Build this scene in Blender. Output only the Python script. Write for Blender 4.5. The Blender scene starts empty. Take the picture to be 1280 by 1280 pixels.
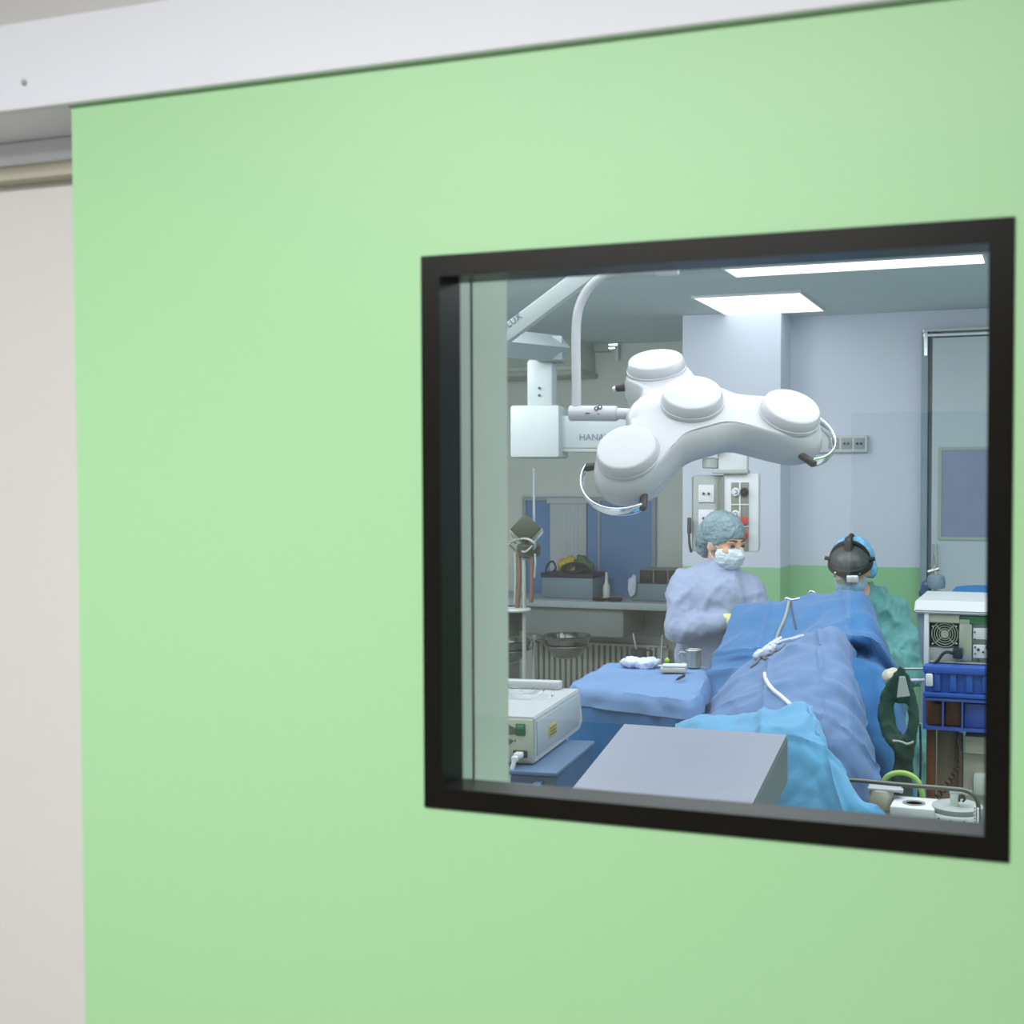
import bpy, bmesh, math, random
from mathutils import Vector, Matrix, noise
from mathutils.bvhtree import BVHTree
random.seed(4)
C = bpy.context.scene.collection
PI = math.pi
# ------------------------------------------------------------------ camera
H = 1.66
F, CX, CY = 1486.45, 832.83, 652.18
YAW, PITCH = math.radians(18.136), math.radians(1.8)
rt = Vector((math.cos(YAW), math.sin(YAW), 0))
f0 = Vector((-math.sin(YAW), math.cos(YAW), 0))
fw = f0*math.cos(PITCH) - Vector((0, 0, 1))*math.sin(PITCH)
up = rt.cross(fw)
CAM = Vector((0, 0, H))
cd = bpy.data.cameras.new('camera'); cam = bpy.data.objects.new('camera', cd); C.objects.link(cam)
cam.matrix_world = Matrix(((rt.x, up.x, -fw.x, 0), (rt.y, up.y, -fw.y, 0), (rt.z, up.z, -fw.z, H), (0, 0, 0, 1)))
cd.sensor_width = 36; cd.lens = F/1280*36
cd.shift_x = -(CX-640)/1280; cd.shift_y = (CY-640)/1280
cd.clip_start = .05
cd.dof.use_dof = True; cd.dof.focus_distance = 4.6; cd.dof.aperture_fstop = 5.6
bpy.context.scene.camera = cam

def ray(px, py): return fw + rt*((px-CX)/F) - up*((py-CY)/F)
def at(px, py, Y):
    v = ray(px, py); return CAM + v*(Y/v.y)
def onz(px, py, z):
    v = ray(px, py); return CAM + v*((z-H)/v.z)
def mpp(px, Y):                      # metres per pixel
    return Y/ray(px, 605).y/F
V = Vector
# ------------------------------------------------------------------ materials
def lin(c): return tuple((x/255/12.92 if x/255 <= .04045 else ((x/255+.055)/1.055)**2.4) for x in c)+(1,)
def mat(name, rgb, rough=.5, metal=0., var=.05, scale=6., bump=0., bscale=30., emit=0., spec=.5, aniso=None, coat=0., sheen=0.):
    m = bpy.data.materials.new(name); m.use_nodes = True
    nt = m.node_tree; b = nt.nodes['Principled BSDF']
    col = lin(rgb)
    tc = nt.nodes.new('ShaderNodeTexCoord'); nz = nt.nodes.new('ShaderNodeTexNoise'); nz.inputs['Scale'].default_value = scale
    nz.inputs['Detail'].default_value = 3
    nt.links.new(tc.outputs['Object'], nz.inputs['Vector'])
    rp = nt.nodes.new('ShaderNodeValToRGB')
    rp.color_ramp.elements[0].position = .3; rp.color_ramp.elements[1].position = .7
    rp.color_ramp.elements[0].color = tuple(x*(1-var) for x in col[:3])+(1,)
    rp.color_ramp.elements[1].color = tuple(min(1, x*(1+var)) for x in col[:3])+(1,)
    nt.links.new(nz.outputs['Fac'], rp.inputs['Fac']); nt.links.new(rp.outputs['Color'], b.inputs['Base Color'])
    b.inputs['Roughness'].default_value = rough; b.inputs['Metallic'].default_value = metal
    b.inputs['Specular IOR Level'].default_value = spec
    if coat: b.inputs['Coat Weight'].default_value = coat; b.inputs['Coat Roughness'].default_value = .1
    if sheen: b.inputs['Sheen Weight'].default_value = sheen
    if bump:
        n2 = nt.nodes.new('ShaderNodeTexNoise'); n2.inputs['Scale'].default_value = bscale; n2.inputs['Detail'].default_value = 4
        mp = nt.nodes.new('ShaderNodeMapping'); mp.inputs['Scale'].default_value = aniso or (1, 1, 1)
        nt.links.new(tc.outputs['Object'], mp.inputs['Vector']); nt.links.new(mp.outputs['Vector'], n2.inputs['Vector'])
        bp = nt.nodes.new('ShaderNodeBump'); bp.inputs['Strength'].default_value = bump; bp.inputs['Distance'].default_value = .02
        nt.links.new(n2.outputs['Fac'], bp.inputs['Height']); nt.links.new(bp.outputs['Normal'], b.inputs['Normal'])
    if emit:
        b.inputs['Emission Color'].default_value = col; b.inputs['Emission Strength'].default_value = emit
    return m
def glass_mat(name, tint, r0, rough=0.):
    m = bpy.data.materials.new(name); m.use_nodes = True; nt = m.node_tree
    nt.nodes.remove(nt.nodes['Principled BSDF']); out = nt.nodes['Material Output']
    t = nt.nodes.new('ShaderNodeBsdfTransparent'); t.inputs['Color'].default_value = tint
    g = nt.nodes.new('ShaderNodeBsdfGlossy'); g.inputs['Roughness'].default_value = rough
    lw = nt.nodes.new('ShaderNodeLayerWeight'); lw.inputs['Blend'].default_value = .5
    p = nt.nodes.new('ShaderNodeMath'); p.operation = 'POWER'; p.inputs[1].default_value = 5
    ma = nt.nodes.new('ShaderNodeMath'); ma.operation = 'MULTIPLY_ADD'; ma.inputs[1].default_value = 1-r0; ma.inputs[2].default_value = r0
    mx = nt.nodes.new('ShaderNodeMixShader')
    nt.links.new(lw.outputs['Facing'], p.inputs[0]); nt.links.new(p.outputs[0], ma.inputs[0]); nt.links.new(ma.outputs[0], mx.inputs[0])
    nt.links.new(t.outputs[0], mx.inputs[1]); nt.links.new(g.outputs[0], mx.inputs[2]); nt.links.new(mx.outputs[0], out.inputs[0])
    return m
M = {}
def dm(key, *a, **k): M[key] = mat(key, *a, **k)
dm('door_green', (178, 229, 176), .42, var=.012, scale=.8, bump=.02, bscale=3)
dm('corridor_white', (230, 227, 226), .6, var=.01)
dm('header_white', (240, 241, 252), .45, var=.01)
dm('edge_shade', (196, 192, 176), .6)
dm('frame_black', (22, 21, 17), .3, var=.1, spec=.2)
dm('jamb', (206, 218, 208), .5, var=.02)
dm('jamb_edge', (176, 190, 178), .5, var=.02)
dm('floor_grey', (188, 194, 194), .35, var=.06, scale=3)
dm('floor_beige', (134, 131, 120), .4, var=.05)
dm('ceiling_white', (232, 240, 244), .8, var=.01)
dm('room_ceiling', (206, 218, 222), .8, var=.01)
dm('dim_room_blue', (50, 78, 96), .5)
dm('wall_recess', (212, 220, 214), .7, var=.02)
dm('shell_white', (172, 175, 181), .3, var=.01, coat=.25)
dm('arm_grey', (156, 168, 172), .4, var=.02)
dm('arm_light', (176, 186, 188), .4, var=.02)
dm('ink', (104, 116, 138), .6)
dm('dark_ink', (70, 78, 84), .6)
dm('chrome', (225, 230, 235), .14, 1., var=.03)
dm('steel', (98, 102, 96), .13, 1., var=.08)
dm('dull_steel', (186, 188, 180), .35, .75, var=.05)
dm('black', (24, 26, 26), .5)
dm('black_soft', (36, 42, 42), .6, var=.15)
dm('panel_grey', (168, 176, 174), .5, var=.04)
dm('panel_white', (218, 222, 226), .45, var=.02)
dm('gas_grey', (128, 132, 122), .5)
dm('red', (190, 60, 50), .5)
dm('green_switch', (36, 104, 62), .4)
dm('green_pale', (70, 140, 90), .4)  # plain lighter green for the switch rocker and circuit board
dm('blue_glass', (104, 144, 192), .25, var=.08, scale=2)
dm('window_frame', (150, 166, 178), .5)
dm('blind', (186, 196, 200), .6, var=.03)
dm('counter', (168, 178, 184), .35)
dm('cabinet_grey', (132, 142, 140), .5)
dm('radiator', (176, 182, 172), .5, var=.04)
dm('crate_grey', (120, 142, 154), .5)
dm('navy', (26, 36, 54), .55)
dm('yellow', (208, 182, 66), .6, bump=.4, bscale=12)
dm('bag_green', (86, 110, 80), .6, bump=.4, bscale=12)
dm('olive_box', (60, 66, 52), .45, var=.08)
dm('hose_brown', (112, 88, 78), .4, var=.1)
dm('hose_grey', (150, 160, 152), .35, var=.1)
dm('esu_top', (178, 184, 188), .4, var=.015)
dm('esu_side', (164, 174, 178), .45, var=.02)
dm('esu_rear', (186, 196, 178), .5, var=.02)
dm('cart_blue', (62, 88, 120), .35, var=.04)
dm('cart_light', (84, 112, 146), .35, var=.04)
dm('console_top', (134, 140, 156), .38, var=.025, scale=2)
dm('console_side', (96, 108, 112), .5, var=.04)
dm('drape_blue', (36, 106, 164), .75, var=.07, scale=3, bump=.35, bscale=9, sheen=.25)
dm('drape_deep', (62, 116, 190), .75, var=.07, scale=3, bump=.35, bscale=9, sheen=.25)
dm('drape_lav', (86, 122, 170), .75, var=.07, scale=3, bump=.35, bscale=9, sheen=.25)
dm('drape_light', (76, 148, 192), .75, var=.06, scale=3, bump=.35, bscale=9, sheen=.25)
dm('table_blue', (40, 104, 158), .75, var=.1, scale=4, bump=.35, bscale=9)
dm('table_lav', (104, 140, 186), .75, var=.08, scale=4, bump=.35, bscale=9)
dm('gauze', (204, 214, 236), .85, var=.06, bump=.6, bscale=30)
dm('gown_lav', (146, 160, 190), .8, var=.05, scale=4, bump=.3, bscale=16, sheen=.2)
dm('gown_teal', (98, 158, 158), .8, var=.1, scale=6, bump=.4, bscale=16, sheen=.2)
dm('skin', (206, 160, 130), .55, var=.05)
dm('cap_grey', (126, 150, 158), .8, var=.22, scale=18, bump=.6, bscale=50)
dm('cap_blue', (120, 180, 220), .8, var=.14, scale=18, bump=.5, bscale=50)
dm('mask', (206, 222, 230), .8, var=.03, bump=.3, bscale=20, aniso=(1, 1, 6))
dm('mask_blue', (150, 184, 216), .8, var=.03)
dm('glove', (214, 214, 140), .5, var=.06)
dm('hair_dark', (44, 34, 28), .6)
dm('headgear', (66, 74, 72), .35, var=.15)
dm('clear_plastic', (200, 206, 206), .15, var=.05)
dm('lime', (150, 200, 40), .5)
dm('lid_blue', (40, 130, 200), .5)
dm('crate_blue', (50, 90, 176), .4, var=.06)
dm('bin_plastic', (70, 92, 170), .3, var=.1)
dm('brown', (120, 74, 40), .5, var=.15)
dm('trolley_grey', (92, 102, 98), .45, var=.05)
dm('rail_steel', (104, 108, 104), .3, .8)
dm('beige', (190, 188, 170), .5, var=.03)
dm('tan_panel', (150, 140, 118), .5, var=.05)
dm('strap_green', (28, 64, 52), .7, var=.12, scale=10, bump=.3, bscale=40)
dm('hose_lime', (150, 190, 96), .4, var=.06)
dm('wall_white_part', (226, 230, 236), .6)
dm('door_leaf_blue', (200, 214, 222), .5, var=.02)
dm('door_glass', (150, 160, 190), .25, var=.04)
dm('label_yellow', (178, 164, 96), .6)
dm('socket_dark', (60, 66, 70), .6)
dm('eye', (30, 26, 24), .2)
dm('cap_band', (150, 176, 190), .8)
M['lamp_panel'] = mat('lamp_panel', (250, 252, 255), .5, var=0., emit=1.9)
M['pane'] = glass_mat('pane', (.875, .90, .895, 1), .13)
M['clear_bag'] = glass_mat('clear_bag', (.93, .95, .95, 1), .10, .1)
# painted wall: white above, green dado below (world-height split)
def dado(name, hi, lo, z):
    m = bpy.data.materials.new(name); m.use_nodes = True; nt = m.node_tree; b = nt.nodes['Principled BSDF']
    g = nt.nodes.new('ShaderNodeNewGeometry'); s = nt.nodes.new('ShaderNodeSeparateXYZ'); nt.links.new(g.outputs['Position'], s.inputs[0])
    c = nt.nodes.new('ShaderNodeMath'); c.operation = 'GREATER_THAN'; c.inputs[1].default_value = z; nt.links.new(s.outputs['Z'], c.inputs[0])
    mx = nt.nodes.new('ShaderNodeMix'); mx.data_type = 'RGBA'; mx.inputs[6].default_value = lin(lo); mx.inputs[7].default_value = lin(hi)
    nt.links.new(c.outputs[0], mx.inputs[0])
    nt.links.new(mx.outputs[2], b.inputs['Base Color']); b.inputs['Roughness'].default_value = .6
    M[name] = m
DADO = at(940, 709, 7.12).z
dado('wall_paint', (222, 229, 244), (160, 216, 164), DADO)

# ------------------------------------------------------------------ mesh helpers
MW = {}
def merge(bm, tb, mtx=None):
    if mtx is not None: tb.transform(mtx)
    me = bpy.data.meshes.new('t'); tb.to_mesh(me); tb.free(); bm.from_mesh(me); bpy.data.meshes.remove(me)
    return bm
def B(bm, c, s, rot=None, bev=0., seg=2):
    tb = bmesh.new(); bmesh.ops.create_cube(tb, size=1)
    tb.transform(Matrix.Diagonal((s[0], s[1], s[2], 1)))
    if bev: bmesh.ops.bevel(tb, geom=tb.edges[:], offset=min(bev, min(s)*.49), segments=seg, affect='EDGES', profile=.5)
    m = Matrix.Translation(V(c))
    if rot is not None: m = m @ (rot if isinstance(rot, Matrix) else Matrix.Rotation(rot, 4, 'Z'))
    return merge(bm, tb, m)
def B2(bm, x0, x1, y0, y1, z0, z1, bev=0.): return B(bm, ((x0+x1)/2, (y0+y1)/2, (z0+z1)/2), (x1-x0, y1-y0, z1-z0), None, bev)
def spline(pts, n=8):
    P = [V(p) for p in pts]; out = []
    for i in range(len(P)-1):
        a, b, c, d = P[max(i-1, 0)], P[i], P[i+1], P[min(i+2, len(P)-1)]
        for k in range(n):
            t = k/n
            out.append(.5*((2*b)+(c-a)*t+(2*a-5*b+4*c-d)*t*t+(3*b-a-3*c+d)*t**3))
    out.append(P[-1]); return out
def tube(bm, pts, r, seg=10, flat=None, caps=True):
    P = [V(p) for p in pts]; n = len(P)
    R = r if isinstance(r, (list, tuple)) else [r]*n
    T = [(P[min(i+1, n-1)]-P[max(i-1, 0)]).normalized() for i in range(n)]
    if flat is None:
        a = V((0, 0, 1)) if abs(T[0].z) < .9 else V((1, 0, 0))
    else: a = V(flat[0])
    fx, fy = (1, 1) if flat is None else flat[1]
    N = (a-T[0]*a.dot(T[0])).normalized(); rings = []
    for i in range(n):
        N = (N-T[i]*N.dot(T[i])).normalized(); Bn = T[i].cross(N)
        rings.append([bm.verts.new(P[i]+(N*math.cos(2*PI*k/seg)*fx+Bn*math.sin(2*PI*k/seg)*fy)*R[i]) for k in range(seg)])
    for i in range(n-1):
        for k in range(seg): bm.faces.new((rings[i][k], rings[i][(k+1) % seg], rings[i+1][(k+1) % seg], rings[i+1][k]))
    if caps: bm.faces.new(rings[0][::-1]); bm.faces.new(rings[-1])
    return bm
def lathe(bm, prof, mtx=None, seg=32, close=True):
    rings = []; mtx = mtx or Matrix()
    for r, z in prof: rings.append([bm.verts.new(mtx @ V((r*math.cos(2*PI*k/seg), r*math.sin(2*PI*k/seg), z))) for k in range(seg)])
    for i in range(len(rings)-1):
        for k in range(seg): bm.faces.new((rings[i][k], rings[i][(k+1) % seg], rings[i+1][(k+1) % seg], rings[i+1][k]))
    if close: bm.faces.new(rings[0][::-1]); bm.faces.new(rings[-1])
    return bm
def torus(bm, mtx, R, r, seg=32, s2=8):
    vs = [[bm.verts.new(mtx @ V(((R+r*math.cos(b))*math.cos(a), (R+r*math.cos(b))*math.sin(a), r*math.sin(b)))) for b in [2*PI*j/s2 for j in range(s2)]] for a in [2*PI*i/seg for i in range(seg)]]
    for i in range(seg):
        for j in range(s2): bm.faces.new((vs[i][j], vs[(i+1) % seg][j], vs[(i+1) % seg][(j+1) % s2], vs[i][(j+1) % s2]))
    return bm
def cap(bm, p0, p1, r0, r1, seg=16, sc=None):
    p0, p1 = V(p0), V(p1); d = p1-p0; L = d.length; q = d.to_track_quat('Z', 'Y').to_matrix().to_4x4() if L > 1e-6 else Matrix()
    prof = [(max(1e-4, r0*math.cos(a)), r0*math.sin(a)) for a in [-PI/2+PI/2*i/5 for i in range(6)]]+[(max(1e-4, r1*math.cos(a)), L+r1*math.sin(a)) for a in [PI/2*i/5 for i in range(6)]]
    m = Matrix.Translation(p0) @ q
    if sc: m = m @ Matrix.Diagonal((sc[0], sc[1], 1, 1))
    return lathe(bm, prof, m, seg)
def ell(bm, c, r, rot=None, seg=20):
    tb = bmesh.new(); bmesh.ops.create_uvsphere(tb, u_segments=seg, v_segments=seg//2+2, radius=1)
    m = Matrix.Translation(V(c)) @ (rot if rot is not None else Matrix()) @ Matrix.Diagonal((r[0], r[1], r[2], 1))
    return merge(bm, tb, m)
def frame_bm(bm, x0, x1, z0, z1, w, y0, y1):
    B2(bm, x0, x1, y0, y1, z1-w, z1); B2(bm, x0, x1, y0, y1, z0, z0+w); B2(bm, x0, x0+w, y0, y1, z0+w, z1-w); B2(bm, x1-w, x1, y0, y1, z0+w, z1-w); return bm
def remesh(bm, voxel, it=8, fac=.5):
    me = bpy.data.meshes.new('tmp'); bm.to_mesh(me); bm.free(); o = bpy.data.objects.new('tmp', me); C.objects.link(o)
    r = o.modifiers.new('r', 'REMESH'); r.mode = 'VOXEL'; r.voxel_size = voxel
    if it: s = o.modifiers.new('s', 'SMOOTH'); s.iterations = it; s.factor = fac
    dg = bpy.context.evaluated_depsgraph_get(); dg.update()
    m2 = bpy.data.meshes.new_from_object(o.evaluated_get(dg)); bpy.data.objects.remove(o); bpy.data.meshes.remove(me)
    nb = bmesh.new(); nb.from_mesh(m2); bpy.data.meshes.remove(m2); return nb
def wrinkle(bm, amp, freq, stretch=(1, 1, 1), seed=0., ridged=True, mask=None):
    bm.normal_update(); mv = []
    for v in bm.verts:
        p = V((v.co.x*stretch[0], v.co.y*stretch[1], v.co.z*stretch[2]))*freq+V((seed, seed*1.7, -seed))
        n = noise.noise(p)+.45*noise.noise(p*2.3)
        n = (1-min(1, abs(n)*2.2))**2-.25 if ridged else n
        mv.append(v.co+v.normal*amp*n*(mask(v.co) if mask else 1))
    for v, c in zip(bm.verts, mv): v.co = c
    return bm
def crease(bm, amp, freq, stretch=(1, 1, 1), seed=0.):
    bm.normal_update(); mv = []
    for v in bm.verts:
        p = V((v.co.x*stretch[0], v.co.y*stretch[1], v.co.z*stretch[2]))*freq+V((seed, seed*1.7, -seed))
        p += noise.noise_vector(p*.7)*.5
        d = noise.voronoi(p)[0]; mv.append(v.co+v.normal*amp*(min(1, (d[1]-d[0])*2.2)-.5))
    for v, c in zip(bm.verts, mv): v.co = c
    return bm
def text_bm(s, size, ext=.0008):
    cu = bpy.data.curves.new('t', 'FONT'); cu.body = s; cu.size = size; cu.extrude = ext; cu.align_x = 'LEFT'
    o = bpy.data.objects.new('t', cu); C.objects.link(o); dg = bpy.context.evaluated_depsgraph_get(); dg.update()
    me = bpy.data.meshes.new_from_object(o.evaluated_get(dg)); bpy.data.objects.remove(o)
    bm = bmesh.new(); bm.from_mesh(me); bpy.data.meshes.remove(me); return bm
def link(name, bm, m, parent=None, smooth=True, ang=.7):
    bmesh.ops.recalc_face_normals(bm, faces=bm.faces[:])
    if smooth:
        for f in bm.faces: f.smooth = True
        for e in bm.edges:
            if len(e.link_faces) == 2 and e.calc_face_angle(0) > ang: e.smooth = False
    me = bpy.data.meshes.new(name); bm.to_mesh(me); bm.free()
    me.materials.append(M[m] if isinstance(m, str) else m)
    o = bpy.data.objects.new(name, me); C.objects.link(o)
    if parent: o.parent = parent
    return o
def tag(o, label, cat, group=None):
    o['label'] = label; o['category'] = cat
    if group: o['group'] = group
    return o
def thing(name, label, cat, loc=(0, 0, 0), rotz=0., group=None):
    o = bpy.data.objects.new(name, None); o.empty_display_size = .1; C.objects.link(o)
    o.location = loc; o.rotation_euler = (0, 0, rotz); MW[o] = Matrix.Translation(V(loc)) @ Matrix.Rotation(rotz, 4, 'Z')
    return tag(o, label, cat, group)
def part(name, bm, m, root, world=True, smooth=True, ang=.7):
    if world: bm.transform(MW[root].inverted())
    o = link(name, bm, m, root, smooth, ang); MW[o] = MW[root] if root in MW else Matrix(); return o
def solo(name, bm, m, label, cat, group=None, smooth=True, ang=.7):
    xs = [v.co.x for v in bm.verts]; ys = [v.co.y for v in bm.verts]; zs = [v.co.z for v in bm.verts]
    b = V(((min(xs)+max(xs))/2, (min(ys)+max(ys))/2, min(zs)))
    bm.transform(Matrix.Translation(-b)); o = link(name, bm, m, None, smooth, ang); o.location = b; MW[o] = Matrix.Translation(b)
    return tag(o, label, cat, group)
def struct(name, bm, m, smooth=False):
    o = link(name, bm, m, None, smooth); o['kind'] = 'structure'; MW[o] = Matrix(); return o
def N(): return bmesh.new()

# ================================================================== ROOM SHELL
YD = 1.35                                   # front face of the sliding door
ZC = H+1.054                                # ceiling height
X0, X1 = -4.7, 2.0
YW0, YW1 = 1.49, 1.60                      # wall between corridor and theatre
JX = -.774                                  # left edge of the doorway
YR = 8.4                                    # recess wall
YB = 7.40; YCOL = 7.12
XCL, XCR = at(853, 500, YCOL).x, at(976, 500, YCOL).x
b = N(); B2(b, X0-.2, X1+.2, YW0-.0, 8.7, -.1, 0); struct('floor', b, 'floor_grey')
b = N(); B2(b, -4.2, 3.2, -5.2, YW0, -.1, 0); struct('floor_corridor', b, 'floor_beige')
b = N(); B2(b, X0-.2, X1+.2, YW1-.1, 8.7, ZC, ZC+.1); struct('ceiling', b, 'room_ceiling')
b = N(); B2(b, -4.2, 3.2, -5.2, YW0, ZC+.1, ZC+.2); struct('ceiling_corridor', b, 'ceiling_white')
b = N(); B2(b, -4.7, JX, YW0, YW1, 0, ZC+.2); B2(b, .42, 3.2, YW0, YW1, 0, ZC+.2); B2(b, JX, .42, YW0, YW1, 2.12, ZC+.2); struct('wall_front', b, 'corridor_white')
b = N(); B2(b, JX-.012, JX+.002, YW0-.08, YW1+.002, 0, 2.12); struct('trim_1', b, 'jamb')
b = N(); B2(b, JX-.16, JX+.002, YW0-.004, YW0+.003, 0, 2.12); struct('trim_2', b, 'jamb_edge')
b = N(); B2(b, X0-.1, X0, YW1, 8.5, 0, ZC); struct('wall_left', b, 'wall_recess')
b = N(); B2(b, X1, X1+.1, YW1, 8.5, 0, ZC); struct('wall_right', b, 'wall_paint')
b = N(); B2(b, X0, XCL+.05, YR, YR+.1, 0, ZC); struct('wall_recess', b, 'wall_recess')
b = N(); B2(b, XCR-.05, X1, YB, YB+.1, 0, ZC); struct('wall_back', b, 'wall_paint')
b = N(); B2(b, XCL, XCR, YCOL, YR, 0, ZC, .004); struct('wall_column', b, 'wall_paint')
b = N(); B2(b, XCR, X1, YB-.015, YB, 0, .1); struct('baseboard_back', b, 'panel_grey')
# corridor
b = N(); B2(b, -4.2, -1.26, -5.0, -4.9, 0, ZC+.1); B2(b, .35, 3.2, -5.0, -4.9, 0, ZC+.1); B2(b, -1.26, .35, -5.0, -4.9, 2.12, ZC+.1); struct('wall_corridor', b, 'corridor_white')
b = N(); B2(b, -1.4, .5, -5.15, -5.05, 0, 2.2); struct('dim_doorway', b, 'dim_room_blue')  # dark blue panel paints the dim room beyond the open doorway
b = N(); B2(b, -4.3, -4.2, -5.2, YW0, 0, ZC+.1); struct('wall_corridor_left', b, 'corridor_white')
b = N(); B2(b, 3.2, 3.3, -5.2, YW0, 0, ZC+.1); struct('wall_corridor_right', b, 'corridor_white')

# ---- sliding door with its vision window
w0, w1 = at(526, 650, YD).x+.003, at(1266, 650, YD).x
wt, wb = H+.290, H-.4165
DL, DR, DT, DBm = at(98, 700, YD).x, .52, at(88, 128.5, YD-.013).z+.02, .012
b = N(); B2(b, DL, w0, YD, YD+.05, DBm, DT); B2(b, w1, DR, YD, YD+.05, DBm, DT); B2(b, w0, w1, YD, YD+.05, wt, DT); B2(b, w0, w1, YD, YD+.05, DBm, wb)
door = struct('door_1', b, 'door_green')
fr = N(); fwd = .0265; frame_bm(fr, w0+.001, w1-.001, wb+.001, wt-.001, fwd, YD-.003, YD+.052)
o = link('window_frame', fr, 'frame_black', door, False); MW[o] = Matrix()
o['label'] = 'black square frame around the glass'
b = N(); vs = [b.verts.new(p) for p in ((w0+.012, YD+.04, wb+.012), (w1-.012, YD+.04, wb+.012), (w1-.012, YD+.04, wt-.012), (w0+.012, YD+.04, wt-.012))]; b.faces.new(vs)
o = link('glass_pane', b, 'pane', door, False); o['label'] = 'clear glass pane with corridor reflections'
# header box that hides the rail, board below it
YH = YD-.013
hz = at(88, 128.5, YH).z
b = N(); B2(b, -4.2, 3.2, YH, YD-.002, hz, hz+.122, .002); B2(b, -4.2, 3.2, YD+.052, YW0, hz+.02, hz+.122); B2(b, -4.2, 3.2, YD-.002, YD+.052, hz+.04, hz+.122); B2(b, -4.2, DL-.006, YD-.002, YW0, hz, hz+.05); struct('trim_3', b, 'header_white')
b = N(); c = at(30, 103, YH-.001); lathe(b, [(.004, 0), (.0045, .001), (.003, .002)], Matrix.Translation(c) @ Matrix.Rotation(PI/2, 4, 'X'), 14); link('screw', b, 'panel_grey', bpy.data.objects['trim_3'], False)
z2 = at(30, 205, YW0-.03).z
b = N(); B2(b, -4.2, DL-.01, YW0-.03, YW0, z2, hz, .004); tb = struct('trim_4', b, 'header_white')
b = N(); B2(b, -4.2, DL-.01, YW0-.026, YW0, z2-.022, z2, .002); struct('trim_5', b, 'edge_shade')  # beige strip paints the shaded underside of the board above

# ================================================================== LIGHT PANELS
def panel(name, label, q):
    pts = [onz(px, py, ZC) for px, py in q]
    xs = [p.x for p in pts]; ys = [p.y for p in pts]
    x0, x1, y0, y1 = (xs[0]+xs[3])/2, (xs[1]+xs[2])/2, (ys[0]+ys[1])/2, (ys[2]+ys[3])/2
    t = thing(name, label, 'light', ((x0+x1)/2, (y0+y1)/2, ZC-.012), 0)
    b = N(); B2(b, x0, x1, y0, y1, ZC-.010, ZC-.002, .002); part('diffuser', b, 'lamp_panel', t, smooth=False)
    b = N()
    for a in ((x0-.012, x0, y0, y1), (x1, x1+.012, y0, y1), (x0-.012, x1+.012, y0-.012, y0), (x0-.012, x1+.012, y1, y1+.012)): B2(b, *a, ZC-.012, ZC)
    part('trim', b, 'panel_white', t, smooth=False)
    return (x0, x1, y0, y1)
pa = panel('ceiling_light', 'square white ceiling light panel near the back wall', [(872, 371), (998, 363), (1031, 387), (905, 392)])
pb = panel('ceiling_light', 'long narrow white ceiling light strip at the top of the window', [(906, 334), (1228, 315), (1231, 326), (920, 344)])
def area(name, loc, sx, sy, power, col=(1, 1, 1), rot=(0, 0, 0)):
    l = bpy.data.lights.new(name, 'AREA'); l.shape = 'RECTANGLE'; l.size = sx; l.size_y = sy; l.energy = power; l.color = col
    o = bpy.data.objects.new(name, l); C.objects.link(o); o.location = loc; o.rotation_euler = rot; return o
cool = (.97, .98, 1.)
area('unseen_lamp', (-1.3, 3.6, ZC-.02), 4.6, 2.6, 128, cool)  # one broad unseen lamp standing in for an array of ceiling panels
area('unseen_lamp', (1.2, 4.0, ZC-.02), 1.2, 1.2, 22, cool)
area('unseen_lamp', (-2.9, 4.5, ZC-.03), 1.2, .8, 52, cool, (math.radians(50), 0, math.radians(2)))  # added fill out of view, tilted to brighten the recess
area('corridor_lamp', (-.95, -.35, ZC+.06), 2.2, .6, 66, (1, .99, .97))
area('corridor_lamp', (-1.6, -1.9, ZC+.06), 2.2, .9, 62, (1, .99, .975))
wd = bpy.data.worlds.new('world'); bpy.context.scene.world = wd; wd.use_nodes = True
wd.node_tree.nodes['Background'].inputs[0].default_value = (.5, .55, .6, 1); wd.node_tree.nodes['Background'].inputs[1].default_value = .05

# ================================================================== SURGICAL LIGHT
YL = 3.8
lc = at(867, 521, YL); sv = mpp(867, YL)
vd = (CAM-lc).normalized()
up0 = (V((0, 0, 1))-vd*vd.z).normalized()
el = math.radians(36)
n = (up0*math.cos(el)+vd*math.sin(el)).normalized()
e1 = (rt-n*rt.dot(n)).normalized(); e2 = n.cross(e1)
LM = Matrix(((e1.x, e2.x, n.x, lc.x), (e1.y, e2.y, n.y, lc.y), (e1.z, e2.z, n.z, lc.z), (0, 0, 0, 1)))
sl = thing('surgical_light', 'white three-lobed surgical light hanging from a curved tube above the patient', 'lamp', (lc.x, lc.y, lc.z-.2))
RL = .318
lobes = [(math.radians(a), r) for a, r in ((2, RL), (113, RL*1.0), (222.5, RL*.90))]
lobeM = []
for a, r in lobes:
    d = V((math.cos(a), math.sin(a), 0)); ax = V((-d.y, d.x, 0))
    lobeM.append((LM @ Matrix.Translation(d*r+V((0, 0, -.014))) @ Matrix.Rotation(math.radians(13), 4, ax), a))
def smin(a, b, k=.10):
    h = max(0, min(1, .5+.5*(b-a)/k)); return b*(1-h)+a*h-k*h*(1-h)
def body_sdf(x, y):
    d = math.hypot(x, y)-.135
    for a, r, R_ in ((math.radians(167), .115, .118), (math.radians(57), .07, .115)): d = smin(d, math.hypot(x-r*math.cos(a), y-r*math.sin(a))-R_, .06)
    for a, r in lobes:
        ux, uy = math.cos(a), math.sin(a); t = max(0, min(1, (x*ux+y*uy)/r)); px, py = x-ux*r*t, y-uy*r*t
        d = smin(d, math.hypot(px, py)-(.097+.021*max(0, t-.55)/.45), .06)
    return d
body = N(); NT = 240; out = []
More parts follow.
